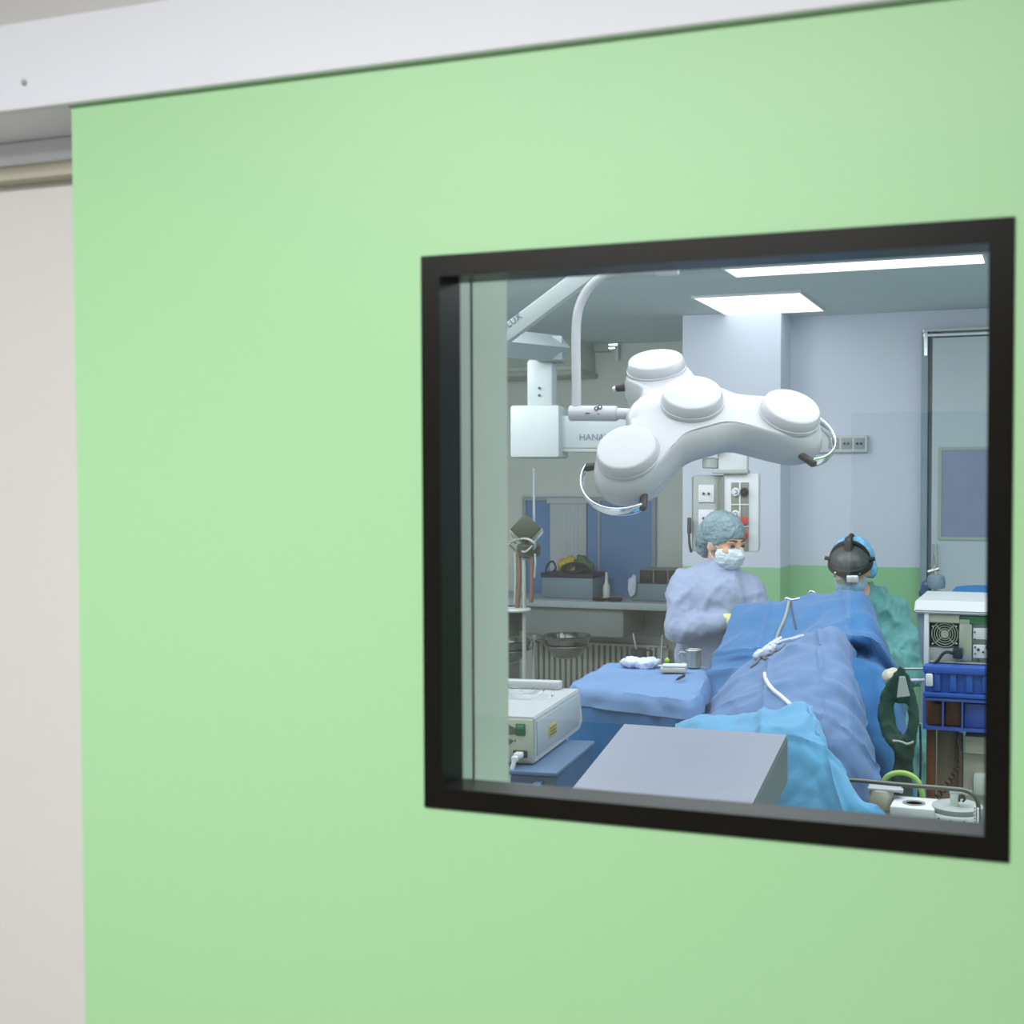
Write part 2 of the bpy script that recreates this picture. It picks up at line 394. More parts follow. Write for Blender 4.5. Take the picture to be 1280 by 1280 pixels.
for k in range(NT):
    q = 2*PI*k/NT; r = .62
    while r > .05 and body_sdf(r*math.cos(q), r*math.sin(q)) > 0: r -= .0015
    out.append(r)
for _ in range(2): out = [(out[i-1]+2*out[i]+out[(i+1) % NT])/4 for i in range(NT)]
def topz(r): return .03*math.exp(-(r/.16)**2)-.36*r*r
rings = []
for t in (.02, .15, .3, .45, .6, .72, .82): rings.append([(rr*t, .030) for rr in out])
for o_, z in ((.045, .029), (.030, .026), (.018, .018), (.008, .006), (.002, -.010), (0, -.028), (0, -.058), (.004, -.064), (.014, -.066), (.016, -.088), (.03, -.098)): rings.append([(rr-o_, z) for rr in out])
for t in (.7, .3, .02): rings.append([(rr*t, -.098) for rr in out])
g = [[body.verts.new(LM @ V((r*math.cos(2*PI*k/NT), r*math.sin(2*PI*k/NT), z+topz(r)))) for k, (r, z) in enumerate(rg)] for rg in rings]
for i in range(len(g)-1):
    for k in range(NT): body.faces.new((g[i][k], g[i][(k+1) % NT], g[i+1][(k+1) % NT], g[i+1][k]))
body.faces.new(g[0]); body.faces.new(g[-1][::-1])
part('lamp_body', body, 'shell_white', sl, ang=.9)
cov = [(.106, -.014), (.106, -.002), (.1035, .0), (.104, .004), (.0965, .030), (.093, .0335), (.086, .035), (.05, .0362), (.001, .0365)]
for m, a in lobeM+[(LM @ Matrix.Translation((-.004, 0.008, .048)), 0)]:
    s = 1.
    b = N(); lathe(b, [(r*s, z) for r, z in cov], m @ Matrix.Translation((0, 0, .014)), 48); part('lamp_cover', b, 'shell_white', sl, ang=.6)
for m, a in (lobeM[0], lobeM[2]):
    d = V((math.cos(a), math.sin(a), 0)); hc = d*.03; pts = []
    for k in range(25):
        q = a+math.radians(-68+136*k/24); pts.append(m @ (hc+V((math.cos(q), math.sin(q), 0))*.150+V((0, 0, -.07))))
    b = N(); tube(b, pts, .020, 12, flat=((m.to_3x3() @ V((0, 0, 1))), (1, .25))); part('handle', b, 'chrome', sl, ang=2)
    for k in (0, 24):
        q = a+math.radians(-68+136*k/24)
        b = N(); cap(b, pts[k], m @ (V((math.cos(q), math.sin(q), 0))*.106+V((0, 0, -.07))), .014, .012, 10); part('handle_mount', b, 'black', sl)
b = N(); m, a = lobeM[1]; q = a+math.radians(62); p0 = m @ V((math.cos(q)*.105, math.sin(q)*.105, -.05)); p1 = m @ V((math.cos(q)*.145, math.sin(q)*.145, -.055)); cap(b, p0, p1, .017, .013, 12); part('handle_mount', b, 'black', sl)
b = N(); cap(b, p1, p1+(p1-p0)*.35, .009, .009, 10); part('handle_stub', b, 'chrome', sl)
# light outlets under each lobe
for m, a in lobeM:
    b = N(); lathe(b, [(.078, -.096), (.082, -.092), (.082, -.07)], m, 32); part('lens', b, 'clear_plastic', sl)
# joint and curved tube
jp = at(720, 517, YL); jr = 10*sv
b = N(); tube(b, [at(713, 516.5, YL), at(713.5, 516.5, YL), at(770, 517, YL), at(772, 517, YL)], [jr*.85, jr, jr*.98, jr*.85], 20)
tube(b, [at(770, 517, YL), at(800, 518, YL)], jr*.72, 16)
jo = part('joint_housing', b, 'shell_white', sl)
b = N(); off = -fw*(jr+.0005)
for cx, cy, rr in ((746, 511.5, 2.2), (750.5, 509.5, 2.2)):
    torus(b, Matrix.Translation(at(cx, cy, YL)+off) @ Matrix((tuple(rt)+(0,), tuple(up)+(0,), tuple(-fw)+(0,), (0, 0, 0, 1))).transposed(), rr*sv, .8*sv, 12, 6)
B(b, at(738, 517.6, YL)+off, (12*sv, .001, 1.6*sv), YAW); B(b, at(750, 518.2, YL)+off, (7*sv, .001, 1.1*sv), YAW)
part('emblem', b, 'dark_ink', jo)
tp = [at(x, y, YL) for x, y in ((720.5, 512), (720.5, 480), (720, 440), (720.5, 405), (724, 384), (732, 366), (744, 352), (760, 343), (782, 339), (805, 338.5), (822, 338))]
b = N(); tube(b, spline(tp, 6), 6*sv, 16); part('support_tube', b, 'shell_white', sl)
b = N(); tube(b, [at(820, 338, YL), at(822, 338, YL), at(845, 337.5, YL), at(848, 337.5, YL)], [6*sv, 8*sv, 8*sv, 6*sv], 16); part('tube_end', b, 'shell_white', sl)
b = N(); tube(b, [at(838, 334, YL), at(838, 285, YL)], 9*sv, 16); tube(b, [at(838, 290, YL), at(838, 240, YL)], 16*sv, 20); part('pivot', b, 'arm_light', sl)
# spring arm seen diagonally
pA, pB = at(838, 263.5, YL+.02), at(575, 461.5, YL+.02)
dv = (pB-pA).normalized(); pn = dv.cross(fw).normalized()
b = N(); mm = Matrix((tuple(dv)+(0,), tuple(pn)+(0,), tuple(dv.cross(pn))+(0,), (0, 0, 0, 1))).transposed()
B(b, (pA+pB)/2, ((pB-pA).length, 21.6*sv, .05), mm, .006)
sa = part('spring_arm', b, 'arm_light', sl)
tbm = text_bm('HANAULUX', .034)
bx = -dv; by = bx.cross(-1*(-fw)).normalized(); by = by if by.z > 0 else -by
zx = bx.cross(by)
tpos = at(628.5, 418, YL+.02)-fw*.0285-bx*.09
tbm.transform(Matrix((tuple(bx)+(0,), tuple(by)+(0,), tuple(zx)+(0,), (0, 0, 0, 1))).transposed()); tbm.transform(Matrix.Translation(tpos))
part('lettering', tbm, 'ink', sa, smooth=False)
b = N(); q = at(575, 461.5, YL+.02); cap(b, q+V((0, 0, -.06)), q+V((0, 0, .09)), .055, .055); tube(b, [q, V((q.x, q.y, ZC))], .04, 16); part('ceiling_post', b, 'arm_light', sl)

# ================================================================== CEILING PENDANT
YP = 5.3; sp = mpp(670, YP)
pd = thing('ceiling_pendant', 'grey ceiling pendant arm carrying socket and gas columns, behind the surgical light', 'medical pendant', (at(672, 540, YP).x, YP, at(672, 575, YP).z))
def pbx(b, x0, y0, x1, y1, Y, dep, bev=.01, rz=YAW*.6):
    p, q = at(x0, y0, Y), at(x1, y1, Y); s = (q-p); L = math.hypot(s.x, s.y)
    B(b, (p+q)/2+V((0, dep/2, 0)), (L, dep, abs(s.z)), math.atan2(s.y, s.x) if rz is None else rz, bev); return b
b = N(); p0, p1 = at(700, 436, YP), at(560, 422, YP-.7)
tube(b, [p0, p1], .085, 4, flat=((0, 0, 1), (.75, .8))); B(b, at(688, 437, YP), (.13, .16, .12), YAW, .012); part('upper_arm', b, 'arm_grey', pd, ang=.4)
b = N(); q = at(560, 430, YP-.7); tube(b, [q+V((0, 0, -.1)), V((q.x, q.y, ZC))], .09, 20); part('ceiling_post', b, 'arm_grey', pd)
b = N(); pbx(b, 656, 449, 687, 512, YP-.05, .12, .02); cl = part('drop_column', b, 'arm_light', pd)
for yy in (485, 494):
    b = N(); ell(b, at(674, yy, YP-.055), (1.8*sp, .003, 1.6*sp)); part('screw', b, 'dark_ink', cl)
b = N(); pbx(b, 634, 507, 692, 572, YP-.10, .22, .014); part('joint_box', b, 'arm_light', pd)
b = N(); a0, a1 = at(690, 541, YP), at(905, 541, 5.68)
d = (a1-a0); ang = math.atan2(d.y, d.x); L = d.length
B(b, (a0+a1)/2, (L, .09, 41*sp), ang, .012); la = part('lower_arm', b, 'arm_light', pd)
b = N(); B(b, (a0+a1)/2+V((0, 0, -22*sp)), (L*.96, .075, 5*sp), ang, .002); part('cable_channel', b, 'panel_grey', la)
tbm = text_bm('HANAULUX', .043); pos = at(723, 550.5, YP+.05)
nn = V((math.sin(ang), -math.cos(ang), 0))
u_ = d.normalized(); w_ = (pos-a0).dot(u_); pos = a0+u_*w_+nn*.047+V((0, 0, pos.z-(a0+u_*w_).z))
tbm.transform(Matrix((tuple(u_)+(0,), (0, 0, 1, 0), tuple(nn)+(0,), (0, 0, 0, 1))).transposed()); tbm.transform(Matrix.Translation(pos))
part('lettering', tbm, 'ink', la, smooth=False)
Y2 = 5.68; s2 = mpp(905, Y2)
b = N(); pbx(b, 895, 540, 931, 588, Y2, .12, .012); part('stem', b, 'panel_white', pd)
b = N(); c = at(888, 580, Y2); lathe(b, [(.034, -.022), (.04, -.018), (.04, .024), (.03, .03)], Matrix.Translation(c)); part('brake_cap', b, 'panel_grey', pd)
b = N(); pbx(b, 886, 587, 930, 592, Y2-.02, .18, .004); part('flange', b, 'panel_grey', pd)
b = N(); pbx(b, 863, 594, 899, 690, Y2, .16, .008)
sc = part('socket_column', b, 'panel_grey', pd)
for x in (865.5, 870, 896.5, 903):
    b = N(); pbx(b, x-.9, 596, x+.9, 689, Y2-.006, .01, .001); part('rail', b, 'gas_grey', sc)
for y0 in (606, 637, 666):
    b = N(); pbx(b, 873, y0, 892, y0+22, Y2-.008, .012, .003); so = part('socket', b, 'panel_white', sc)
    b = N()
    for x in (879.5, 886): lathe(b, [(1.7*s2, 0), (1.7*s2, .004)], Matrix.Translation(at(x, y0+11, Y2-.013)) @ Matrix.Rotation(PI/2, 4, 'X'), 12)
    part('socket_hole', b, 'socket_dark', so)
b = N(); pbx(b, 901, 592, 944, 690, Y2+.02, .16, .008); gc = part('gas_column', b, 'panel_white', pd)
b = N(); pbx(b, 914, 603, 935, 690, Y2+.012, .012, .002); gp = part('gas_panel', b, 'gas_grey', gc)
b = N(); pbx(b, 923.6, 603, 925.2, 690, Y2+.008, .012, .0004); pbx(b, 914, 630, 935, 631.6, Y2+.008, .012, .0004); pbx(b, 914, 657, 935, 658.6, Y2+.008, .012, .0004); part('divider', b, 'panel_white', gp)
for x, y, mt in ((919.5, 615, 'panel_white'), (930.5, 615, 'black'), (919.5, 643, 'panel_white'), (930.5, 668, 'red'), (919.5, 668, 'black')):
    b = N(); mm = Matrix.Translation(at(x, y, Y2+.002)) @ Matrix.Rotation(PI/2, 4, 'X')
    torus(b, mm, 4*s2, 1.5*s2, 20, 8); lathe(b, [(2*s2, -.004), (2*s2, .02)], mm, 14); part('gas_outlet', b, mt, gp)
b = N(); pbx(b, 925.5, 646, 934, 656, Y2+.004, .01, .001); part('warning_label', b, 'red', gp)
b = N(); tube(b, spline([at(861, 648, Y2-.03), at(861, 660, Y2-.05), at(862, 680, Y2-.05), at(864, 690, Y2-.03)], 5), 1.6*s2, 8); pbx(b, 858.5, 647, 863.5, 667, Y2-.05, .02, .003); part('side_handle', b, 'socket_dark', pd)

# ================================================================== RECESS WALL
sr = mpp(740, YR)
wx0, wx1, wz0, wz1 = at(655, 680, YR).x, at(821, 680, YR).x, at(740, 748, YR).z, at(740, 621, YR).z
b = N(); frame_bm(b, wx0, wx1, wz0, wz1, .03, YR-.03, YR-.001); B2(b, (wx0+wx1)/2+.08, (wx0+wx1)/2+.10, YR-.028, YR-.001, wz0, wz1)
wn = struct('window_1', b, 'window_frame')
b = N(); B2(b, wx0+.02, wx1-.02, YR-.016, YR-.006, wz0+.02, wz1-.02); link('pane', b, 'blue_glass', wn, False)
b = N(); bx0, bx1 = at(690, 680, YR).x, at(735, 680, YR).x
for k in range(9):
    x = bx0+(bx1-bx0)*(k+.5)/9; B(b, (x, YR-.035, (wz0+wz1)/2), ((bx1-bx0)/9*.92, .004, wz1-wz0-.06), .25)
B2(b, bx0-.02, bx1+.02, YR-.05, YR-.02, wz1-.05, wz1-.01); link('blind', b, 'blind', wn, False)
# wall cupboard on the recess wall, rail beside it
b = N(); x0, x1, za, zb = at(600, 430, YR-.35).x, at(722, 430, YR-.35).x, at(700, 463, YR-.35).z, at(700, 386, YR-.35).z
t = thing('wall_cupboard', 'pale green wall cupboard high on the far left wall', 'cupboard', ((x0+x1)/2, YR-.17, za))
B2(b, x0, x1, YR-.35, YR-.002, za, zb, .006); part('carcass', b, 'jamb', t)
b = N(); B2(b, x0+.02, x1-.02, YR-.365, YR-.352, za+.03, zb-.02, .004); part('door', b, 'jamb_edge', t)
b = N(); B2(b, x0-.01, x1+.02, YR-.37, YR-.002, za-.035, za-.001, .003); part('light_pelmet', b, 'jamb_edge', t)
t = thing('door_rail', 'aluminium sliding rail high on the left wall beside the curved tube', 'rail', (at(745, 434, YR-.06).x, YR-.05, at(745, 438, YR-.06).z))
b = N(); pbx(b, 640, 430.5, 772, 433, YR-.06, .04, .003, 0); pbx(b, 640, 435, 772, 437, YR-.06, .04, .003, 0); part('track', b, 'chrome', t)
b = N(); pbx(b, 768, 433, 772.5, 450, YR-.07, .03, .003, 0); part('bracket', b, 'panel_white', t)
b = N(); pbx(b, 742, 428.5, 760, 439, YR-.075, .03, .004, 0); part('carriage', b, 'jamb_edge', t)
# worktop
YK0 = 7.80; zt_ = onz(740, 752, 0).z; zt_ = at(740, 752, YK0).z
x0, x1 = at(590, 752, YK0).x, XCL-.02
t = thing('worktop', 'long pale worktop below the blue window', 'worktop', ((x0+x1)/2, (YK0+YR)/2, 0))
b = N(); B2(b, x0, x1, YK0, YR-.012, zt_-.05, zt_, .006); part('top', b, 'counter', t)
b = N(); B2(b, x0+.05, x1-.03, YR-.06, YR-.015, zt_-.30, zt_-.052); part('back_panel', b, 'cabinet_grey', t)
b = N(); B2(b, at(655, 780, YK0+.1).x, at(782, 780, YK0+.1).x, YK0+.06, YR-.07, zt_-.26, zt_-.052, .02); part('drawer_unit', b, 'cabinet_grey', t)
for xx in (x0+.1, x1-.1):
    b = N(); B2(b, xx-.02, xx+.02, YK0+.05, YR-.05, 0, zt_-.052, .004); part('leg', b, 'panel_grey', t)
# radiator
x0r, x1r = at(672, 830, YR-.06).x, at(838, 830, YR-.06).x; zr0, zr1 = .10, at(740, 803, YR-.1).z
t = thing('radiator', 'ribbed grey radiator on the wall below the worktop', 'radiator', ((x0r+x1r)/2, YR-.1, zr0))
b = N(); k = int((x1r-x0r)/.045)
for i in range(k):
    x = x0r+(i+.5)*.045; B(b, (x, YR-.125, (zr0+zr1)/2), (.03, .05, zr1-zr0), None, .012)
B2(b, x0r, x1r, YR-.112, YR-.108, zr0+.01, zr1-.01); part('panel', b, 'radiator', t)
for xx in (x0r+.1, x1r-.1):
    b = N(); B2(b, xx-.02, xx+.02, YR-.14, YR-.002, .0, zr0+.06, .004); part('bracket', b, 'panel_grey', t)
b = N(); B2(b, x0r, x1r, YR-.15, YR-.095, zr1-.012, zr1+.006, .004); part('top_grille', b, 'radiator', t)
# things on the worktop
def onk(px, Y): return at(px, 752, Y).x
c0, c1 = onk(677, 7.95), onk(741, 7.95); zc1 = at(700, 717, 7.95).z
t = thing('storage_box', 'grey-blue storage box with a bag on top, left on the worktop', 'box', ((c0+c1)/2, 8.05, zt_))
b = N(); B2(b, c0, c1, 7.95, 8.22, zt_+.001, zc1, .008); part('body', b, 'crate_grey', t)
b = N(); B2(b, c0-.006, c1+.006, 7.942, 8.228, zc1-.03, zc1+.004, .006); part('rim', b, 'navy', t)
b = N()
for dx, dz, r, sd in ((-.07, .05, .06, 1), (-.03, .08, .05, 2)): ell(b, ((c0+c1)/2+dx, 8.08, zc1+dz), (r, .05, r*.9))
b = remesh(b, .012, 4); wrinkle(b, .014, 18, seed=3); solo('plastic_bag', b, 'yellow', 'crumpled yellow bag lying on the grey storage box', 'bag', ang=3)
b = N()
for dx, dz, r in ((.07, .05, .06), (.06, .10, .035), (.11, .04, .045)): ell(b, ((c0+c1)/2+dx, 8.08, zc1+dz), (r, .05, r))
b = remesh(b, .012, 4); wrinkle(b, .012, 18, seed=8); solo('cloth_bag', b, 'bag_green', 'crumpled olive green bag on the storage box beside the yellow one', 'bag', ang=3)
b = N()
for k, (rx, rz) in enumerate(((.10, .028), (.085, .035), (.07, .03))):
    tube(b, [((c0+c1)/2+.05+rx*math.cos(a), 7.97+.02*math.sin(a)-.008*k, zc1+.04+rz*math.sin(a)) for a in [2*PI*i/24 for i in range(25)]], .009, 8)
solo('cable_coil', b, 'navy', 'dark coiled cable resting on the front of the storage box', 'cable', ang=3)
b = N(); tube(b, spline([(c0+.02, 7.98, zc1+.006), (c0+.035, 7.98, zc1+.06), (c0+.075, 7.98, zc1+.085), (c0+.10, 7.98, zc1+.04), (c0+.08, 7.98, zc1+.012)], 6), .008, 8)
solo('handle_strap', b, 'navy', 'dark bent strap standing on the left end of the storage box', 'strap', ang=3)
# black front box with grey case, right of the worktop
c0, c1 = onk(788, 7.95), onk(852, 7.95); za, zb, zd = zt_, at(815, 730, 7.95).z, at(815, 712, 7.95).z
t = thing('equipment_case', 'grey case with a black panelled front on the worktop beside the nurse', 'case', ((c0+c1)/2, 8.05, zt_))
b = N(); B2(b, c0, c1, 7.95, 8.25, za+.001, zb, .008); part('base', b, 'crate_grey', t)
b = N(); B2(b, c0+.06, c1, 7.97, 8.22, zb+.001, zd, .006); up_ = part('upper_unit', b, 'cabinet_grey', t)
for k in range(3):
    xa = c0+.06+(c1-c0-.06)*k/3; b = N(); B2(b, xa+.008, xa+(c1-c0-.06)/3-.008, 7.955, 7.972, zb+.006, zd-.004, .004); part('screen', b, 'black', up_)
b = N(); ell(b, (c0+.02, 7.93, zt_+.1), (.035, .02, .075)); ell(b, (c0+.035, 7.93, zt_+.15), (.02, .015, .04)); b = remesh(b, .008, 3); wrinkle(b, .008, 25, seed=2)
solo('paper_pouch', b, 'gauze', 'small white crumpled pouch leaning on the grey case', 'pouch', ang=3)
bx_ = onk(757, 7.9)
b = N(); lathe(b, [(.02, 0), (.026, .004), (.026, .1), (.012, .13), (.010, .19), (.013, .2)], Matrix.Translation((bx_, 7.92, zt_+.001)), 20)
solo('spray_bottle', b, 'clear_plastic', 'slim pale bottle standing in the middle of the worktop', 'bottle')
for xx, lab in ((749, 'flat black dish on the worktop, left of the pair'), (768, 'flat black dish on the worktop, right of the pair')):
    x = onk(xx, 7.86); b = N(); lathe(b, [(.04, 0), (.05, .004), (.055, .022), (.05, .022), (.045, .008)], Matrix.Translation((x, 7.87, zt_+.001)), 24)
    solo('dish', b, 'black', lab, 'dish', 'dishes on the worktop')

# ================================================================== STAND WITH HOSES, BASIN STAND (left)
YS = 5.3; ss = mpp(660, YS)
def po(px, py, dy=0): return at(px, py, YS+dy)
base = po(655, 760); base.z = 0
t = thing('suction_stand', 'hose stand with tilted dark square head beside the green jamb', 'medical stand', base)
b = N(); tube(b, [V((base.x, base.y, .04)), po(655, 700)], 2.6*ss, 12); part('pole', b, 'hose_grey', t)
b = N()
for k in range(5):
    a = 2*PI*k/5; tube(b, [base+V((0, 0, .05)), base+V((.24*math.cos(a), .24*math.sin(a), .03))], [.018, .012], 8)
part('foot', b, 'dull_steel', t)
b = N(); tube(b, [po(667.2, 585, .1), po(667.6, 662, .1)], 1.7*ss, 10); part('rod', b, 'chrome', t)
b = N(); c = po(657, 661); m4 = Matrix.Translation(c) @ Matrix.Rotation(YAW, 4, 'Z') @ Matrix.Rotation(math.radians(43), 4, 'Y')
B(b, (0, 0, 0), (27*ss, .05, 27*ss), None, .006); b.transform(m4); hd = part('square_head', b, 'olive_box', t)
b = N(); B(b, (0, .03, 0), (31*ss, .02, 31*ss), None, .006); b.transform(Matrix.Translation(V((0, 0, -.012))) @ m4); part('head_rim', b, 'hose_grey', hd)
b = N(); tube(b, spline([po(679, 664), po(674, 670), po(667, 678), po(662, 685)], 5), 1.5*ss, 8); part('latch', b, 'chrome', hd)
loop = [(636, 680), (645, 688), (655, 690), (665, 688), (669, 681), (660, 674), (648, 674), (638, 678)]
b = N(); tube(b, spline([po(x, y, .05*math.sin(i)) for i, (x, y) in enumerate(loop)], 5), 1.6*ss, 8); part('hose_loop', b, 'hose_grey', t)
b = N(); tube(b, spline([po(638, 665, .03), po(643, 678, .03), po(655, 690, -.03), po(666, 682, -.03)], 5), 1.4*ss, 8); part('hose_loop', b, 'hose_grey', t)
for xs_, y1, y2, mt in ((648.5, 690, 760, 'hose_brown'), (664.5, 692, 753, 'hose_brown'), (644, 692, 755, 'hose_grey'), (668.5, 692, 722, 'chrome')):
    b = N(); tube(b, spline([po(xs_, y1), po(xs_+.6, (y1+y2)/2), po(xs_-.6 if y2 < 760 else xs_-2, y2)], 6), (2.9 if 'brown' in mt else 1.6)*ss, 10); part('hose', b, mt, t)
b = N(); lathe(b, [(.02, -.03), (.055, -.02), (.06, .03), (.05, .04)], Matrix.Translation(po(661, 690, .03)), 20); part('manifold', b, 'olive_box', t)
b = N(); lathe(b, [(.07, -.008), (.075, 0), (.07, .008)], Matrix.Translation(po(645, 762)), 24); part('tray', b, 'panel_grey', t)
# basin stand with two steel bowls
YBn = 5.6; sb = mpp(700, YBn); bc = at(708.5, 794, YBn); RB = 32*sb
base = at(668, 800, YBn+.1); base.z = 0
t = thing('basin_stand', 'chrome double basin stand left of the instrument table', 'stand', base)
b2c = at(634, 800, YBn)
b = N(); tube(b, [base+V((0, 0, .05)), V((base.x, base.y, bc.z-.02))], .012, 12); part('pole', b, 'dull_steel', t)
for c in (bc, b2c):
    b = N(); torus(b, Matrix.Translation(c+V((0, 0, -.05))), RB*.875, .0035, 40, 8); tube(b, [V((base.x, base.y, c.z-.05)), c+(V((base.x, base.y, c.z))-c).normalized()*RB*.885+V((0, 0, -.05))], .007, 8); part('ring', b, 'rail_steel', t)
for k in range(5):
    a = 2*PI*k/5+.3; b = N(); tube(b, [base+V((0, 0, .07)), base+V((.25*math.cos(a), .25*math.sin(a), .05))], .012, 8); lg = part('leg', b, 'dull_steel', t)
    b = N(); torus(b, Matrix.Translation(base+V((.25*math.cos(a), .25*math.sin(a), .026))) @ Matrix.Rotation(PI/2, 4, 'X'), .018, .008, 16, 6); part('caster', b, 'black', lg)
prof = [(.001, -.125), (.05, -.124), (.075, -.112), (.105, -.075), (.124, -.03), (.131, -.002), (.139, .0), (.139, .003), (.128, .002), (.120, -.03), (.1, -.072), (.07, -.108), (.001, -.118)]
k_ = RB/.139
for c, lab in ((bc, 'shiny steel bowl hanging in the basin stand, fully in view'), (b2c, 'steel bowl half hidden behind the green door jamb')):
    b = N(); lathe(b, [(r*k_, z*k_) for r, z in prof], Matrix.Translation(c), 48, False)
    solo('steel_bowl', b, 'steel', lab, 'bowl', 'steel bowls in the basin stand', ang=1.2)

# ================================================================== ELECTROSURGICAL UNIT ON ITS CART
YE = 3.0
c0 = at(668, 955, YE); c1 = at(668, 897, YE); ht = c1.z-c0.z; zE = c0.z
ar = math.radians(6.9); ey = V((-math.sin(ar), math.cos(ar), 0)); ex = V((math.cos(ar), math.sin(ar), 0))
dep = .47; wid = .34
ue = thing('electrosurgical_unit', 'white electrosurgical generator with green switch and power plug on the blue cart', 'medical device', c0-ex*wid/2+ey*dep/2, ar)
# local: origin at base centre, x right, y away
hw, hd_ = wid/2, dep/2
def prism(b, prof, x0, x1):                  # profile in (y, z), extruded along x
    a = [b.verts.new((x0, y, z)) for y, z in prof]; c = [b.verts.new((x1, y, z)) for y, z in prof]
    b.faces.new(a[::-1]); b.faces.new(c)
    for i in range(len(prof)): j = (i+1) % len(prof); b.faces.new((a[i], a[j], c[j], c[i]))
    return b
b = N(); prism(b, [(-hd_, 0), (hd_+.0, 0), (hd_+.04, .02), (hd_+.005, ht), (-hd_, ht)], -hw, hw)
bmesh.ops.bevel(b, geom=b.edges[:], offset=.004, segments=2, affect='EDGES'); part('housing', b, 'esu_top', ue, False)
b = N(); B2(b, hw-.001, hw+.003, -hd_+.02, hd_-.01, .018, ht-.014, .002); part('side_panel', b, 'esu_side', ue, False)
b = N(); B2(b, -hw+.004, hw-.004, -hd_-.003, -hd_+.001, .008, ht-.006, .002); rp_ = part('rear_panel', b, 'esu_rear', ue, False)
b = N(); B2(b, -hw, hw-.055, hd_-.035, hd_+.005, ht, ht+.026, .006); part('top_rim', b, 'esu_top', ue, False)
def eu(px, py):                              # pixel -> local point on rear plane
    v = ray(px, py); o = MW[ue].inverted(); p = o @ CAM; d = o.to_3x3() @ v; return p+d*((-hd_-p.y)/d.y)
a, c = eu(645.5, 904), eu(657.5, 919.5)
b = N(); B2(b, a.x, c.x, -hd_-.009, -hd_-.003, c.z, a.z, .002); sw = part('power_switch', b, 'green_switch', rp_, False)
b = N(); B2(b, a.x+.004, c.x-.004, -hd_-.013, -hd_-.008, (a.z+c.z)/2+.002, a.z-.004, .002); part('rocker', b, 'green_pale', sw, False) if False else part('rocker', b, 'green_pale', rp_, False)
b = N()
for k in range(6):
    for sgn in (0, 1):
        a, c = eu(635.5+1.7*k, 905+1.6*k*(.6)+sgn*17), eu(636.3+1.7*k, 918-(0 if sgn == 0 else 0)+sgn*(14-1.5*k)); B2(b, a.x, c.x, -hd_-.005, -hd_-.002, min(a.z, c.z), max(a.z, c.z))
part('vent', b, 'socket_dark', rp_, False, False)
pc = eu(651, 942)
b = N(); B(b, (pc.x, -hd_-.005, pc.z), (.042, .006, .02), None, .008); part('power_inlet', b, 'socket_dark', rp_, False)
b = N(); B(b, (pc.x, -hd_-.02, pc.z), (.024, .03, .016), None, .005); B(b, (pc.x-.004, -hd_-.04, pc.z-.006), (.018, .018, .016), None, .005); part('plug', b, 'panel_white', rp_, False)
cb = [V((pc.x-.004, -hd_-.045, pc.z-.01)), V((pc.x-.012, -hd_-.055, pc.z-.05)), V((pc.x-.022, -hd_-.06, pc.z-.11)), V((pc.x-.024, -hd_-.05, pc.z-.25)), V((pc.x-.02, -hd_-.03, pc.z-.5))]
b = N(); tube(b, spline(cb, 6), .0065, 10); part('power_cord', b, 'panel_white', ue, False)
v = ray(690, 911); o_ = MW[ue].inverted(); p = o_ @ CAM; d = o_.to_3x3() @ v; lp = p+d*((hw-p.x)/d.x)
b = N(); B2(b, hw+.002, hw+.005, lp.y-.045, lp.y+.035, lp.z-.02, lp.z+.018, .001); lb = part('rating_label', b, 'label_yellow', ue, False)
b = N()
for k in range(3): B2(b, hw+.0045, hw+.0058, lp.y-.035, lp.y+.025, lp.z-.012+.009*k, lp.z-.009+.009*k)
part('print', b, 'socket_dark', ue, False, False)
# clear tubing coil lying on the unit
b = N(); ctr = onz(662, 871, zE+ht); zz = zE+ht+.008
for k in range(3):
    tube(b, spline([ctr+V((.075*math.cos(a)*(1-.2*k)-.015*k, .055*math.sin(a)*(1-.1*k), .004*k+.008+.012*math.sin(2*a+k))) for a in [2*PI*i/10 for i in range(11)]], 4), .004, 8)
solo('tubing_coil', b, 'clear_bag', 'clear plastic tubing coil lying on the white electrosurgical generator', 'tubing', ang=3)
# blue cart
zc = zE-.004
p = [onz(747, 926, zc), onz(693, 966, zc)]
cr = thing('equipment_cart', 'blue-grey metal cart under the electrosurgical generator', 'cart', (c0-ex*.12+ey*.26)*1, ar); cr.location.z = 0
MW[cr] = Matrix.Translation(V((cr.location.x, cr.location.y, 0))) @ Matrix.Rotation(ar, 4, 'Z')
q0 = MW[cr].inverted() @ p[0]; q1 = MW[cr].inverted() @ p[1]
xr = (q0.x+q1.x)/2
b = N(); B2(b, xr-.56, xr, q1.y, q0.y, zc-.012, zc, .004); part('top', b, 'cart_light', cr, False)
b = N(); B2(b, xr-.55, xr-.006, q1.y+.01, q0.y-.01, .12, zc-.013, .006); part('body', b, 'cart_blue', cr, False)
b = N(); B2(b, xr-.53, xr-.03, q1.y-.012, q1.y+.009, zc-.20, zc-.055, .006); dr = part('drawer', b, 'cart_blue', cr, False)
b = N(); tube(b, [(xr-.5, q1.y-.03, zc-.034), (xr-.035, q1.y-.03, zc-.034)], .009, 10); B2(b, xr-.06, xr-.04, q1.y-.03, q1.y+.012, zc-.042, zc-.026); B2(b, xr-.5, xr-.48, q1.y-.03, q1.y+.012, zc-.042, zc-.026); part('handle', b, 'cart_light', cr, False)
